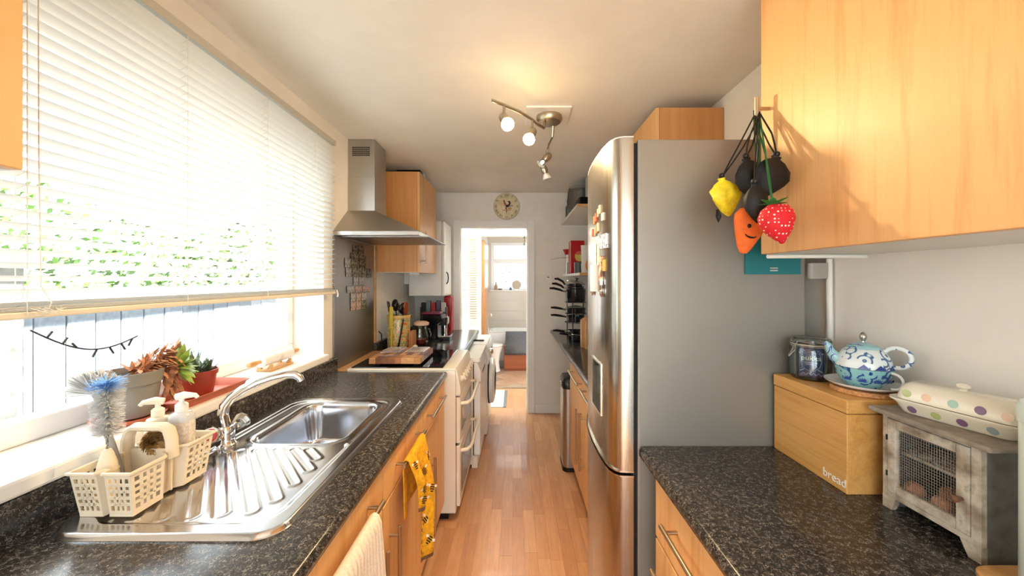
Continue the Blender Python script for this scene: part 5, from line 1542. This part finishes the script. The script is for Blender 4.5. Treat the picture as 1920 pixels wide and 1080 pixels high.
# butter dish
bt = thing('butter_dish', 'cream butter dish with coloured polka dots and lid on the egg cabinet', 'butter dish', (.952, .795, 1.1375))
bc, brot = (.957, .785), math.radians(14)
bz = 1.1375
MB().loft([(.038, .085, .02, bz), (.041, .089, .022, bz + .003), (.05, .1, .026, bz + .024), (.056, .108, .028, bz + .03), (.056, .108, .028, bz + .033), (.046, .096, .022, bz + .0315)], bc, brot, 6).build('dish', cream_ceramic, bt, 50)
bl_ = MB().loft([(.046, .096, .022, bz + .0325), (.046, .096, .022, bz + .036), (.043, .093, .024, bz + .055), (.036, .086, .026, bz + .066), (.028, .078, .024, bz + .07)], bc, brot, 6).build('lid', cream_ceramic, bt, 50)
MB().lathe([(.007, bz + .0695), (.006, bz + .073), (.011, bz + .078), (.011, bz + .082), (.006, bz + .086), (0, bz + .0865)], (bc[0], bc[1], 0), 20).build('knob', cream_ceramic, bl_)
dotc = {'purple': (130, 96, 130), 'green': (180, 190, 120), 'peach': (236, 200, 170), 'mint': (170, 206, 190), 'blue': (160, 178, 180)}
dm = {k: plain('dot_' + k, c, .2, coat=.3) for k, c in dotc.items()}
def dot(par, v, zrel, colr, hx, slope, r=.0085):
    cr, sr = math.cos(brot), math.sin(brot)
    nrm = Vector((-cr, -sr, 0)) * math.cos(slope) + uz * math.sin(slope)
    ex = Vector((-sr, cr, 0))
    c = Vector((bc[0], bc[1], bz + zrel)) + Vector((-cr, -sr, 0)) * hx + ex * v + nrm * .0006
    ey = nrm.cross(ex)
    m_ = MB(); n = 18
    m_.add([c + ex * math.cos(2 * PI * k / n) * r + ey * math.sin(2 * PI * k / n) * r for k in range(n)], [tuple(range(n))])
    m_.build('dot', dm[colr], par, 0)
dd = [o for o in bt.children if o.name.startswith('dish')][0]
for v, c in ((.06, 'purple'), (.02, 'green'), (-.02, 'purple'), (-.062, 'blue')): dot(dd, v, .0135, c, .0455, -.4)
for v, c in ((.07, 'green'), (.036, 'peach'), (-.006, 'mint'), (-.045, 'purple'), (-.08, 'peach')): dot(bl_, v, .047, c, .0443, .15)

# board and pale blue canister at the near end
bd = thing('serving_board', 'round cornered wooden serving board lying on the worktop in front of the egg cabinet', 'board', (.93, .52, .9))
MB().loft([(.095, .165, .03, .9005), (.1, .17, .035, .904), (.1, .17, .035, .912), (.097, .167, .033, .9155)], (.935, .515)).build('board', light_wood, bd, 40)
cn = thing('storage_canister', 'pale blue storage canister standing on the wooden serving board', 'canister', (.905, .588, .9155))
pb = plain('pale_blue', (206, 226, 228), .25, coat=.3)
MB().lathe([(0, .916), (.056, .916), (.0585, .92), (.0585, 1.2), (.057, 1.203), (0, 1.203)], (.903, .588, 0), 44).build('body', pb, cn)
lid_ = MB().lathe([(.06, 1.204), (.0605, 1.207), (.0605, 1.23), (.057, 1.238), (0, 1.24)], (.903, .588, 0), 44).build('lid', pb, cn)
MB().ball((.903, .588, 1.25), .014, .014, .012).build('knob', pb, lid_)

# ================================================================== FAR RIGHT CORNER
def shelf(label, y0, y1, x0, z, th=.022):
    t = thing('wall_shelf', label, 'shelf', (.77, (y0 + y1) / 2, z))
    MB().box(x0, 1.0395, y0, y1, z, z + th).build('board', shelf_white, t, 0, .002)
    MB().box(x0, 1.0395, y0 - .002, y0, z, z + th).build('edge_strip', light_wood, t, 0)
    for y in (y0 + .2, y1 - .2):
        MB().box(.8, 1.0395, y - .008, y + .008, z - .012, z).build('bracket', shelf_white, t, 0)
    return t
shelf('white wall shelf near the ceiling, loaded with black trays and bagged pots', 2.95, 3.97, .5, 2.03)
shelf('white wall shelf over the saucepans, carrying the red tin', 2.95, 3.97, .52, 1.478)
ZS = 2.0525; ZL = 1.5005
bakem = plain('bake_black', (20, 20, 22), .35)
for k in range(3):
    t = thing('baking_tray', ('black baking tray at the bottom of the stack on the top shelf', 'black baking tray in the middle of the stack on the top shelf', 'black baking tray on top of the stack on the top shelf')[k], 'baking tray', (.705, 3.1, ZS + k * .02), group='baking trays on the top shelf')
    z = ZS + k * .02
    MB().loft([(.17, .12, .02, z), (.18, .13, .025, z + .016), (.185, .135, .028, z + .018), (.176, .126, .024, z + .0175), (.168, .118, .02, z + .003)], (.705, 3.1)).build('tray', bakem, t, 40)
bx_ = thing('appliance_box', 'white printed carton standing on the top shelf next to the ceiling', 'carton', (.72, 3.31, ZS))
MB().box(.645, .80, 3.26, 3.36, ZS, 2.37).build('box', plain('carton_grey', (206, 198, 196), .6), bx_, 0, .003)
MB().box(.66, .675, 3.2585, 3.26, ZS + .05, 2.3).build('printed_stripe', plain('carton_ink', (60, 56, 60), .6), bx_, 0)
pb_ = translucent('cloudy_plastic', (206, 206, 202), .3, .15)
bg = thing('bagged_cake_tin', 'round tin wrapped in a clear plastic bag on the top shelf', 'tin', (.62, 3.53, ZS))
MB().lathe([(0, ZS), (.1, ZS), (.1, ZS + .22), (.105, ZS + .225), (.1, ZS + .25), (0, ZS + .25)], (.62, 3.53, 0), 30).build('tin', plain('tin_dark', (150, 148, 142), .4, metal=.5), bg)
vs = []; N = 26; M = 10; rr = random.Random(9)
for i in range(M + 1):
    for k in range(N):
        a = 2 * PI * k / N; t = i / M; r = .112 + .012 * math.sin(5 * a + i) * rr.random() - .05 * max(0, t - .8) * 5 * .4
        vs.append((.62 + r * math.cos(a), 3.53 + r * math.sin(a), ZS + .002 + t * .27 + .008 * rr.random()))
MB().add(vs, [(i * N + k, i * N + (k + 1) % N, (i + 1) * N + (k + 1) % N, (i + 1) * N + k) for i in range(M) for k in range(N)]).build('plastic_bag', glass('bag_film', (236, 236, 236), .22, .08), bg, 80)
gj = thing('glass_storage_jar', 'clear storage jar at the far end of the top shelf', 'jar', (.6, 3.75, ZS))
MB().lathe([(0, ZS), (.05, ZS), (.055, ZS + .01), (.055, ZS + .14), (.045, ZS + .15), (.045, ZS + .16), (.043, ZS + .16), (.043, ZS + .15), (.052, ZS + .138), (.052, ZS + .012), (0, ZS + .006)], (.58, 3.8, 0), 28).build('jar', jar_glass, gj)
MB().lathe([(.047, ZS + .1605), (.048, ZS + .18), (0, ZS + .182)], (.58, 3.8, 0), 24).build('lid', white_plastic, gj)

rd = thing('red_tin', 'tall red tin with a food picture on the lower shelf', 'tin', (.6, 3.56, ZL))
MB().box(.53, .665, 3.5, 3.63, ZL, ZL + .315).build('tin', red_m, rd, 0, .006)
m_ = MB(); n = 22
m_.add([(.617 + .046 * math.cos(2 * PI * k / n), 3.4985, ZL + .165 + .05 * math.sin(2 * PI * k / n)) for k in range(n)], [tuple(range(n))])
pic = m_.build('picture', plain('pic_gold', (206, 180, 80), .4), rd, 0)
m_ = MB()
m_.add([(.617 + .044 * math.cos(PI * k / 14), 3.498, ZL + .18 + .035 * math.sin(PI * k / 14)) for k in range(15)], [tuple(range(15))])
m_.build('picture_top', plain('pic_red', (206, 90, 60), .4), pic, 0)
solo(MB().lathe([(0, ZL), (.04, ZL), (.044, ZL + .1), (.0455, ZL + .104), (.042, ZL + .104), (.038, ZL + .004), (0, ZL + .004)], (.595, 3.42, 0), 28), 'grey_beaker', plain('beaker_grey', (86, 88, 92), .4, metal=.3), 'grey tumbler standing in front of the red tin', 'tumbler')
for k in range(3):
    z = ZL + k * .085
    solo(MB().lathe([(0, z), (.036, z), (.04, z + .078), (.043, z + .082), (.043, z + .0845), (.038, z + .0845), (0, z + .083)], (.645, 3.36, 0), 26), 'glass_jar', plain('jar_pale_%d' % k, (222, 220, 212), .15), 'white lidded jar %s the stack beside the red tin' % ('at the bottom of', 'in the middle of', 'on top of')[k], 'jar', 'stacked white jars')
ob = thing('copper_mould', 'copper orange bowl standing on edge on the lower shelf beside the white jars', 'bowl', (.7, 3.28, ZL))
MB().lathe([(0, 0), (.03, .004), (.055, .02), (.066, .045), (.068, .05), (.062, .046), (.05, .022), (0, .006)], (.71, 3.25, ZL + .068), 30, basis((-.6, -.7, .1))).build('bowl', plain('copper', (222, 150, 84), .35, metal=.4), ob)
br_ = thing('brown_pot', 'brown stoneware pot behind the stacked white jars', 'pot', (.76, 3.43, ZL))
MB().lathe([(0, ZL), (.05, ZL), (.06, ZL + .03), (.06, ZL + .19), (.05, ZL + .22), (.052, ZL + .235), (.047, ZL + .235), (.045, ZL + .2), (0, ZL + .02)], (.76, 3.43, 0), 28).build('pot', plain('stoneware', (120, 92, 66), .4), br_)
rg = thing('metal_funnel', 'red rimmed steel grater with a long thin handle on the lower shelf', 'grater', (.56, 3.82, ZL))
MB().loft([(.035, .035, .008, ZL), (.025, .03, .008, ZL + .2)], (.56, 3.82)).build('grater', plain('grater_steel', (206, 206, 204), .3, metal=.8), rg, 40)
MB().lathe([(.03, ZL + .201), (.055, ZL + .255), (.052, ZL + .255), (.028, ZL + .204)], (.555, 3.82, 0), 20).build('red_funnel', red_m, rg)
MB().tube([(.55, 3.79, ZL + .17), (.46, 3.78, ZL + .165), (.37, 3.77, ZL + .15)], .0028, 6).build('thin_handle', chrome, rg)
solo(MB().lathe([(0, ZL), (.02, ZL), (.02, ZL + .11), (.022, ZL + .112), (0, ZL + .118)], (.545, 3.70, 0), 18), 'spice_jar', jar_glass, 'slim glass spice jar at the front of the lower shelf beside the grater', 'jar')

# saucepan tower on the far worktop
pan_black = plain('pan_black', (22, 24, 30), .18, spec=.6)
pan_rim = plain('pan_rim', (200, 200, 198), .18, metal=1)
def pan(label, x, y, z, r, h, hang, hl, lift=.03, lid=False, name='saucepan'):
    t = thing(name, label, 'pan', (x, y, z))
    MB().lathe([(0, z), (r * .86, z), (r * .95, z + h * .12), (r, z + h), (r * 1.02, z + h), (r * .97, z + h - .002), (r * .92, z + h * .15), (0, z + .004)], (x, y, 0), 36).build('pan_body', pan_black, t)
    MB().lathe([(r * 1.0, z + h - .002), (r * 1.035, z + h), (r * 1.0, z + h + .002)], (x, y, 0), 36).build('rim', pan_rim, t)
    d = Vector((math.cos(hang), math.sin(hang), 0)); s = Vector((x, y, z + h * .8)) + d * r
    MB().tube([s, s + d * .03 + uz * .006], .008, 8).build('ferrule', pan_rim, t)
    MB().tube([s + d * .03 + uz * .006, s + d * hl * .4 + uz * lift * .6, s + d * hl * .75 + uz * lift, s + d * hl + uz * (lift * 1.0)], [.008, .0105, .011, .008], 10, flat=.8).build('handle', black_plastic, t)
    if lid:
        z2 = z + h + .0025
        MB().lathe([(r * 1.03, z2), (r * 1.0, z2 + .006), (r * .6, z2 + .022), (0, z2 + .03)], (x, y, 0), 36).build('glass_lid', jar_glass, t)
    return t
rk = thing('pan_rack', 'black metal pan rack stacked with saucepans on the far worktop', 'rack', (.562, 3.4, .9))
rx, ry = .562, 3.4
for z in (1.055, 1.135, 1.238):
    MB().lathe([(.095, z - .005), (.1, z - .005), (.1, z), (.095, z)], (rx, ry, 0), 30).box(rx - .097, rx + .097, ry - .006, ry + .006, z - .005, z).box(rx - .006, rx + .006, ry - .097, ry + .097, z - .005, z).build('ring_shelf', black_plastic, rk, 40)
for a in (.6, 2.3, 4.3):
    px_, py_ = rx + .1 * math.cos(a), ry + .1 * math.sin(a)
    MB().cyl((px_, py_, .9005), (px_, py_, 1.238), .005, n=8).build('post', black_plastic, rk)
HA = PI + .12
pan('black saucepan standing on the worktop at the foot of the pan rack', rx, ry, .9005, .078, .075, HA + .1, .14, .02)
pan('small black milk pan beside the bottom saucepan', 
    .56, 3.235, .9005, .06, .065, HA, .11, .02)
pan('shallow black saucepan on the lowest ring of the rack', rx, ry, 1.0555, .082, .055, HA, .15, .02)
pan('black frying pan with a glass lid on the middle ring of the rack', rx, ry, 1.1355, .092, .04, HA, .14, .02, True, 'frying_pan')
pan('large black saucepan on the top ring of the rack', rx, ry, 1.2385, .094, .12, HA, .15, .03)
pan('black saucepan nested in the large one on the rack', rx - .002, ry, 1.29, .080, .09, HA + .02, .14, .045)
top_pan = pan('smallest black saucepan nested at the top of the rack', rx - .004, ry, 1.335, .066, .07, HA + .05, .13, .06)
R = basis((.22, -.05, 1)); lc = Vector((rx + .004, ry, 1.412))
MB().lathe([(.09, 0), (.092, .002), (.088, .01), (.05, .022), (0, .026)], lc, 36, R).build('lid', pan_rim, top_pan)
MB().lathe([(.006, .024), (.006, .034), (.016, .04), (.017, .046), (0, .05)], lc, 20, R).build('lid_knob', black_plastic, top_pan)
solo(MB().lathe([(0, .9005), (.03, .9005), (.035, .91), (.06, .97), (.062, .975), (.057, .972), (.03, .912), (0, .908)], (.66, 3.16, 0), 30), 'glass_bowl', jar_glass, 'small clear glass bowl between the pans and the knife block', 'bowl')
kb = thing('knife_block', 'pale wooden slant topped block on the far worktop beside the fridge', 'knife block', (.66, 2.9, .9))
for k in range(2):
    y0 = 2.86 + k * .075
    MB().prism([(.555 - k * .02, .9005), (.73, .9005), (.73, 1.20), (.70, 1.20), (.555 - k * .02, 1.12)], 'y', y0, y0 + .07).build('block', light_wood, kb, 0, .003)
    MB().cyl((.58, y0 - .001, .935), (.58, y0 + .003, .935), .006, n=10).build('screw', black_plastic, kb)
solo(MB().lathe([(0, .9005), (.035, .9005), (.035, 1.22), (.03, 1.225), (0, 1.226)], (.715, 3.25, 0), 24), 'paper_roll', plain('paper_white', (238, 236, 232), .8), 'white kitchen roll standing behind the wooden block', 'kitchen roll')

# pedal bin
pbn = thing('pedal_bin', 'slim steel pedal bin with black lid beside the base cabinet', 'bin', (.52, 2.9, 0))
MB().loft([(.14, .11, .04, .025), (.14, .11, .04, .62)], (.505, 2.87)).build('body', hood_steel, pbn, 40)
MB().loft([(.143, .113, .04, 0.0), (.143, .113, .04, .03)], (.505, 2.87)).build('base_ring', black_plastic, pbn, 40)
MB().loft([(.143, .113, .04, .62), (.145, .115, .04, .665), (.13, .1, .035, .695), (.08, .06, .03, .71)], (.505, 2.87)).build('lid', black_plastic, pbn, 40)
MB().lathe([(.022, 0), (.026, .003), (.024, .006), (.015, .006)], (.361, 2.84, .64), 20, basis((-1, 0, 0))).build('badge_ring', chrome, pbn)

# thermostat, clock
th_ = thing('wall_thermostat', 'small white square thermostat on the far wall', 'thermostat', (.36, 3.985, 1.45))
MB().box(.322, .402, 3.972, 3.9895, 1.402, 1.49).build('case', white_plastic, th_, 0, .004)
MB().box(.35, .374, 3.970, 3.972, 1.466, 1.474).build('display', black_plastic, th_, 0)
ckx, ckz, cr = -.087, 2.237, .142
cl = thing('wall_clock', 'round cream wall clock with a cockerel and Roman numerals above the doorway', 'clock', (ckx, 3.98, ckz))
Rc = basis((0, -1, 0))
face_m = patterned('clock_face', [(.35, (206, 190, 150)), (.55, (226, 214, 180)), (.7, (232, 222, 196))], 14, rough=.6, detail=5)
MB().lathe([(0, .012), (cr - .004, .012), (cr - .001, .01)], (ckx, 3.9895, ckz), 56, Rc).build('face', face_m, cl)
MB().lathe([(cr - .001, .0), (cr + .001, .006), (cr - .001, .0125)], (ckx, 3.9895, ckz), 56, Rc).build('rim', plain('clock_rim', (110, 96, 70), .6), cl)
ink = plain('clock_ink', (76, 64, 44), .7); inkr = plain('clock_red', (150, 50, 36), .7); inkd = plain('clock_dark', (44, 24, 26), .7); inkg = plain('clock_straw', (196, 160, 96), .7); inkp = plain('clock_pink', (214, 160, 140), .7)
for k, s in enumerate(['XII', 'I', 'II', 'III', 'IIII', 'V', 'VI', 'VII', 'VIII', 'IX', 'X', 'XI']):
    a = PI / 2 - k * PI / 6; d = Vector((math.cos(a), 0, math.sin(a)))
    text('numeral', s, .036, ink, cl, Vector((ckx, 3.9768, ckz)) + d * (cr - .026), (math.sin(a), 0, -math.cos(a)), d, .0003)
def blob(mat, name, pts, y=3.9766):
    m_ = MB(); m_.add([(ckx + u * .1, y, ckz + v * .1) for u, v in pts], [tuple(range(len(pts)))]); return m_.build(name, mat, cl, 0)
blob(inkr, 'cockerel_head', [(-.36, .62), (-.28, .7), (-.2, .6), (-.16, .4), (-.06, .25), (-.1, .1), (-.25, .2), (-.32, .4)])
blob(inkp, 'cockerel_breast', [(-.3, .25), (-.1, .28), (.05, .1), (0, -.05), (-.15, -.1), (-.28, .05)], 3.9767)
blob(inkd, 'cockerel_body', [(-.15, .08), (.05, .18), (.2, .12), (.28, .0), (.15, -.12), (-.02, -.12)], 3.9764)
blob(inkd, 'cockerel_tail', [(.12, .1), (.25, .3), (.22, .42), (.1, .48), (.2, .58), (.34, .56), (.44, .42), (.42, .22), (.3, .05)], 3.9765)
blob(inkd, 'cockerel_legs', [(-.1, -.1), (.02, -.12), (-.1, -.32), (-.16, -.28)], 3.9763)
blob(inkg, 'straw_heap', [(.1, -.2), (.3, -.1), (.5, -.15), (.56, -.28), (.4, -.36), (.15, -.34)], 3.9766)
for s in (-1, 1): blob(inkp, 'scroll', [(s * .08, -.42), (s * .2, -.4), (s * .42, -.34), (s * .5, -.4), (s * .38, -.48), (s * .1, -.5)], 3.9766)
hn = MB().obox((ckx + .033, 3.972, ckz + .002), (.068, .001, .007), Matrix.Rotation(-.08, 3, 'Y')); hn.build('hour_hand', inkd, cl, 0)
hn = MB().obox((ckx - .002, 3.9712, ckz - .038), (.005, .001, .08), None); hn.build('minute_hand', inkd, cl, 0)
MB().lathe([(.010, .013), (.014, .013), (.014, .0142)], (ckx - .002, 3.9895, ckz - .042), 20, Rc).build('boss', inkr, cl)

# ------------------------------------------------------------------ ceiling spotlight
lt = thing('ceiling_spotlight', 'four lamp nickel ceiling spotlight with two curved arms', 'light fitting', (.18, 2.0, CEIL))
MB().box(.06, .30, 1.92, 2.14, CEIL - .012, CEIL - .0005).build('ceiling_plate', white_plastic, lt, 0, .003)
bxc = (.19, 2.03)
MB().lathe([(.07, CEIL - .012), (.072, CEIL - .03), (.062, CEIL - .045), (.03, CEIL - .05), (0, CEIL - .05)], (*bxc, 0), 32).build('rose', nickel, lt)
brush_n = plain('brushed_nickel', (180, 172, 160), .28, metal=1)
glow = emit('bulb_glow', (255, 214, 150), 22)
glow_dim = emit('bulb_glow_soft', (255, 226, 180), 6)
# arm 1 sweeps towards the camera, arm 2 away from it
arm1 = [(.158, 1.985, 2.262), (.12, 1.92, 2.254), (.0885, 1.85, 2.249), (.03, 1.765, 2.246), (-.049, 1.68, 2.242), (-.1, 1.63, 2.238)]
arm2 = [(.213, 2.08, 2.25), (.197, 2.13, 2.226), (.192, 2.2, 2.206), (.188, 2.3, 2.19), (.19, 2.4, 2.174)]
a1 = MB().tube([(.165, 2.0, CEIL - .05), (.158, 1.985, 2.262)], .007, 10).tube(arm1, .0085, 10, flat=.5).build('arm', brush_n, lt)
a2 = MB().tube([(.215, 2.06, CEIL - .05), (.213, 2.08, 2.25)], .007, 10).tube(arm2, .0085, 10, flat=.5).build('arm', brush_n, lt)
def lamp(arm, top, drop, d, lit, power):
    d = Vector(d).normalized(); top = Vector(top); c = top + Vector((0, 0, -drop)); R = basis(d)
    st = MB().cyl(top, c, .006, n=10).build('stem', brush_n, arm)
    MB().lathe([(0, -.026), (.014, -.024), (.021, -.012), (.022, .008), (.019, .022), (.017, .03)], c, 20, R).build('lamp_holder', brush_n, arm)
    if lit == 2:
        MB().lathe([(.012, .028), (.022, .04), (.029, .056), (.029, .066), (.022, .078), (.01, .084), (0, .085)], c, 24, R).build('bulb', glow, arm)
    else:
        MB().lathe([(.012, .028), (.018, .036), (.027, .06), (.027, .064)], c, 24, R).build('reflector', jar_glass if lit else white_gloss, arm)
        MB().ball(c + d * .045, .009, .009, .014, 12, R).build('bulb', glow if lit else white_gloss, arm)
        MB().lathe([(0, .064), (.026, .064)], c, 24, R).build('lens', jar_glass, arm)
    if power:
        ld = bpy.data.lights.new('lamp_light', 'SPOT'); ld.energy = power; ld.color = (1, .72, .38); ld.shadow_soft_size = .025; ld.spot_size = math.radians(150); ld.spot_blend = .8
        lo = bpy.data.objects.new('lamp_light', ld); COL.objects.link(lo); lo.location = c + d * .095; lo.rotation_euler = (-d).to_track_quat('Z', 'Y').to_euler()
lamp(a1, (-.049, 1.68, 2.24), .058, (.3, -.62, -.75), 2, 24)
lamp(a1, (.0885, 1.85, 2.247), .062, (-.28, -.5, -.75), 2, 24)
lamp(a2, (.193, 2.17, 2.212), .045, (-.55, -.1, -.6), 1, 9)
lamp(a2, (.188, 2.36, 2.182), .03, (.3, .1, -.85), 0, 0)

# ------------------------------------------------------------------ beyond the doorway
mt = thing('door_mat', 'white mat with a grey border on the floor of the lobby', 'mat', (-.2, 4.45, 0))
MB().box(-.42, -.13, 4.15, 4.78, .0005, .008).build('mat', plain('mat_white', (232, 230, 226), .9), mt, 0, .002)
MB().box(-.13, -.095, 4.15, 4.78, .0005, .0085).build('border', plain('mat_grey', (120, 124, 126), .9), mt, 0, .002)
gd = thing('hanging_garland', 'small dark green garland hanging from the top corner of the doorway', 'garland', (.1, 4.14, 1.9))
MB().tube([(.11, 4.125, 2.0), (.112, 4.13, 1.9), (.108, 4.13, 1.82)], .0025, 6).build('string', leaf_dark, gd)
rr = random.Random(12)
for k in range(12):
    m_ = MB(); leaf(m_, (.11, 4.128, 1.83 + k * .014), (rr.uniform(-1, 1), rr.uniform(-.3, .3), rr.uniform(-.6, .6)), .028, .014, .002, 0, 3); m_.build('leaf', leaf_dark, gd, 0)
ba = thing('bathtub', 'white bathtub along the back wall of the bathroom', 'bathtub', (.35, 6.45, 0))
MB().loft([(.83, .33, .02, .04), (.84, .34, .02, .5), (.845, .345, .05, .52), (.845, .345, .05, .56), (.78, .28, .1, .56), (.72, .22, .12, .2), (.6, .15, .1, .16)], (.35, 6.46), 0, 6).build('tub', white_ceramic, ba, 40)
MB().box(-.48, 1.18, 6.095, 6.11, 0.0, .1).build('plinth', plain('bath_plinth', (196, 190, 184), .5), ba, 0)
bxm = wood('laundry_wood', (160, 92, 56), (136, 74, 44), 'x', 14)
lx = thing('laundry_box', 'brown wooden laundry box standing against the bathtub', 'box', (.15, 5.95, 0))
MB().box(-.17, .55, 5.80, 6.085, .03, .40).build('box', bxm, lx, 0, .012)
MB().box(-.15, .53, 5.82, 6.07, 0, .03).build('base', bxm, lx, 0)
bm2 = thing('bath_mat', 'grey bath mat draped over the edge of the bathtub and the laundry box', 'bath mat', (.2, 6.0, .3))
gm = plain('mat_towel', (104, 108, 114), .95, var=.12, scale=60, bmp=.4)
prof = [(6.2, .565), (6.09, .572), (6.07, .565), (6.0, .47), (5.9, .42), (5.81, .41), (5.785, .395), (5.782, .3), (5.785, .26)]
vs = [(x, y, z) for (y, z) in prof for x in (-.15, .5)]
o = MB().add(vs, [(2 * i, 2 * i + 1, 2 * i + 3, 2 * i + 2) for i in range(len(prof) - 1)]).build('mat', gm, bm2, 60)
md = o.modifiers.new('thick', 'SOLIDIFY'); md.thickness = .012; md.offset = 0
to = thing('toilet', 'white toilet behind the open bathroom door', 'toilet', (-.335, 5.84, 0))
MB().lathe([(.11, 0), (.1, .04), (.09, .15), (.11, .28), (.14, .36), (.145, .39), (.12, .39), (.1, .3), (0, .22)], (-.335, 5.84, 0), 32).build('bowl', white_ceramic, to)
MB().loft([(.14, .14, .13, .392), (.147, .147, .135, .4), (.147, .147, .135, .412), (.13, .13, .12, .42)], (-.335, 5.84)).build('seat', white_ceramic, to, 40)
MB().box(-.498, -.42, 5.72, 5.98, .38, .74).build('cistern', white_ceramic, to, 0, .02)
gs = plain('glass_screen_trim', (196, 200, 200), .2, metal=.8)
mi = thing('shaving_mirror', 'round mirror standing on the bathroom window sill', 'mirror', (.04, 6.8, 1.25))
MB().lathe([(0, .004), (.078, .004), (.085, .002), (.085, -.004), (0, -.004)], (.035, 6.8, 1.345), 32, Rc).build('glass', plain('mirror_back', (190, 176, 152), .3), mi)
MB().box(.01, .06, 6.782, 6.818, 1.2502, 1.262).build('foot', chrome, mi, 0)
solo(MB().lathe([(0, 1.2505), (.03, 1.2505), (.034, 1.26), (.03, 1.33), (.012, 1.36), (.012, 1.4), (0, 1.402)], (-.345, 6.805, 0), 18), 'toiletry_bottle', plain('toiletry', (180, 150, 110), .4), 'tan toiletry bottle on the bathroom window sill', 'bottle')
solo(MB().lathe([(0, 1.2505), (.035, 1.2505), (.035, 1.275), (0, 1.28)], (-.27, 6.805, 0), 18), 'soap_pot', plain('pot_brown', (110, 90, 66), .5), 'low brown pot on the bathroom window sill beside the bottle', 'pot')
solo(MB().lathe([(0, 1.2505), (.025, 1.2505), (.02, 1.28), (.004, 1.31), (0, 1.312)], (-.075, 6.805, 0), 16), 'candle_cone', plain('cone_blue', (90, 100, 130), .5), 'small blue cone candle on the bathroom window sill beside the round mirror', 'candle')
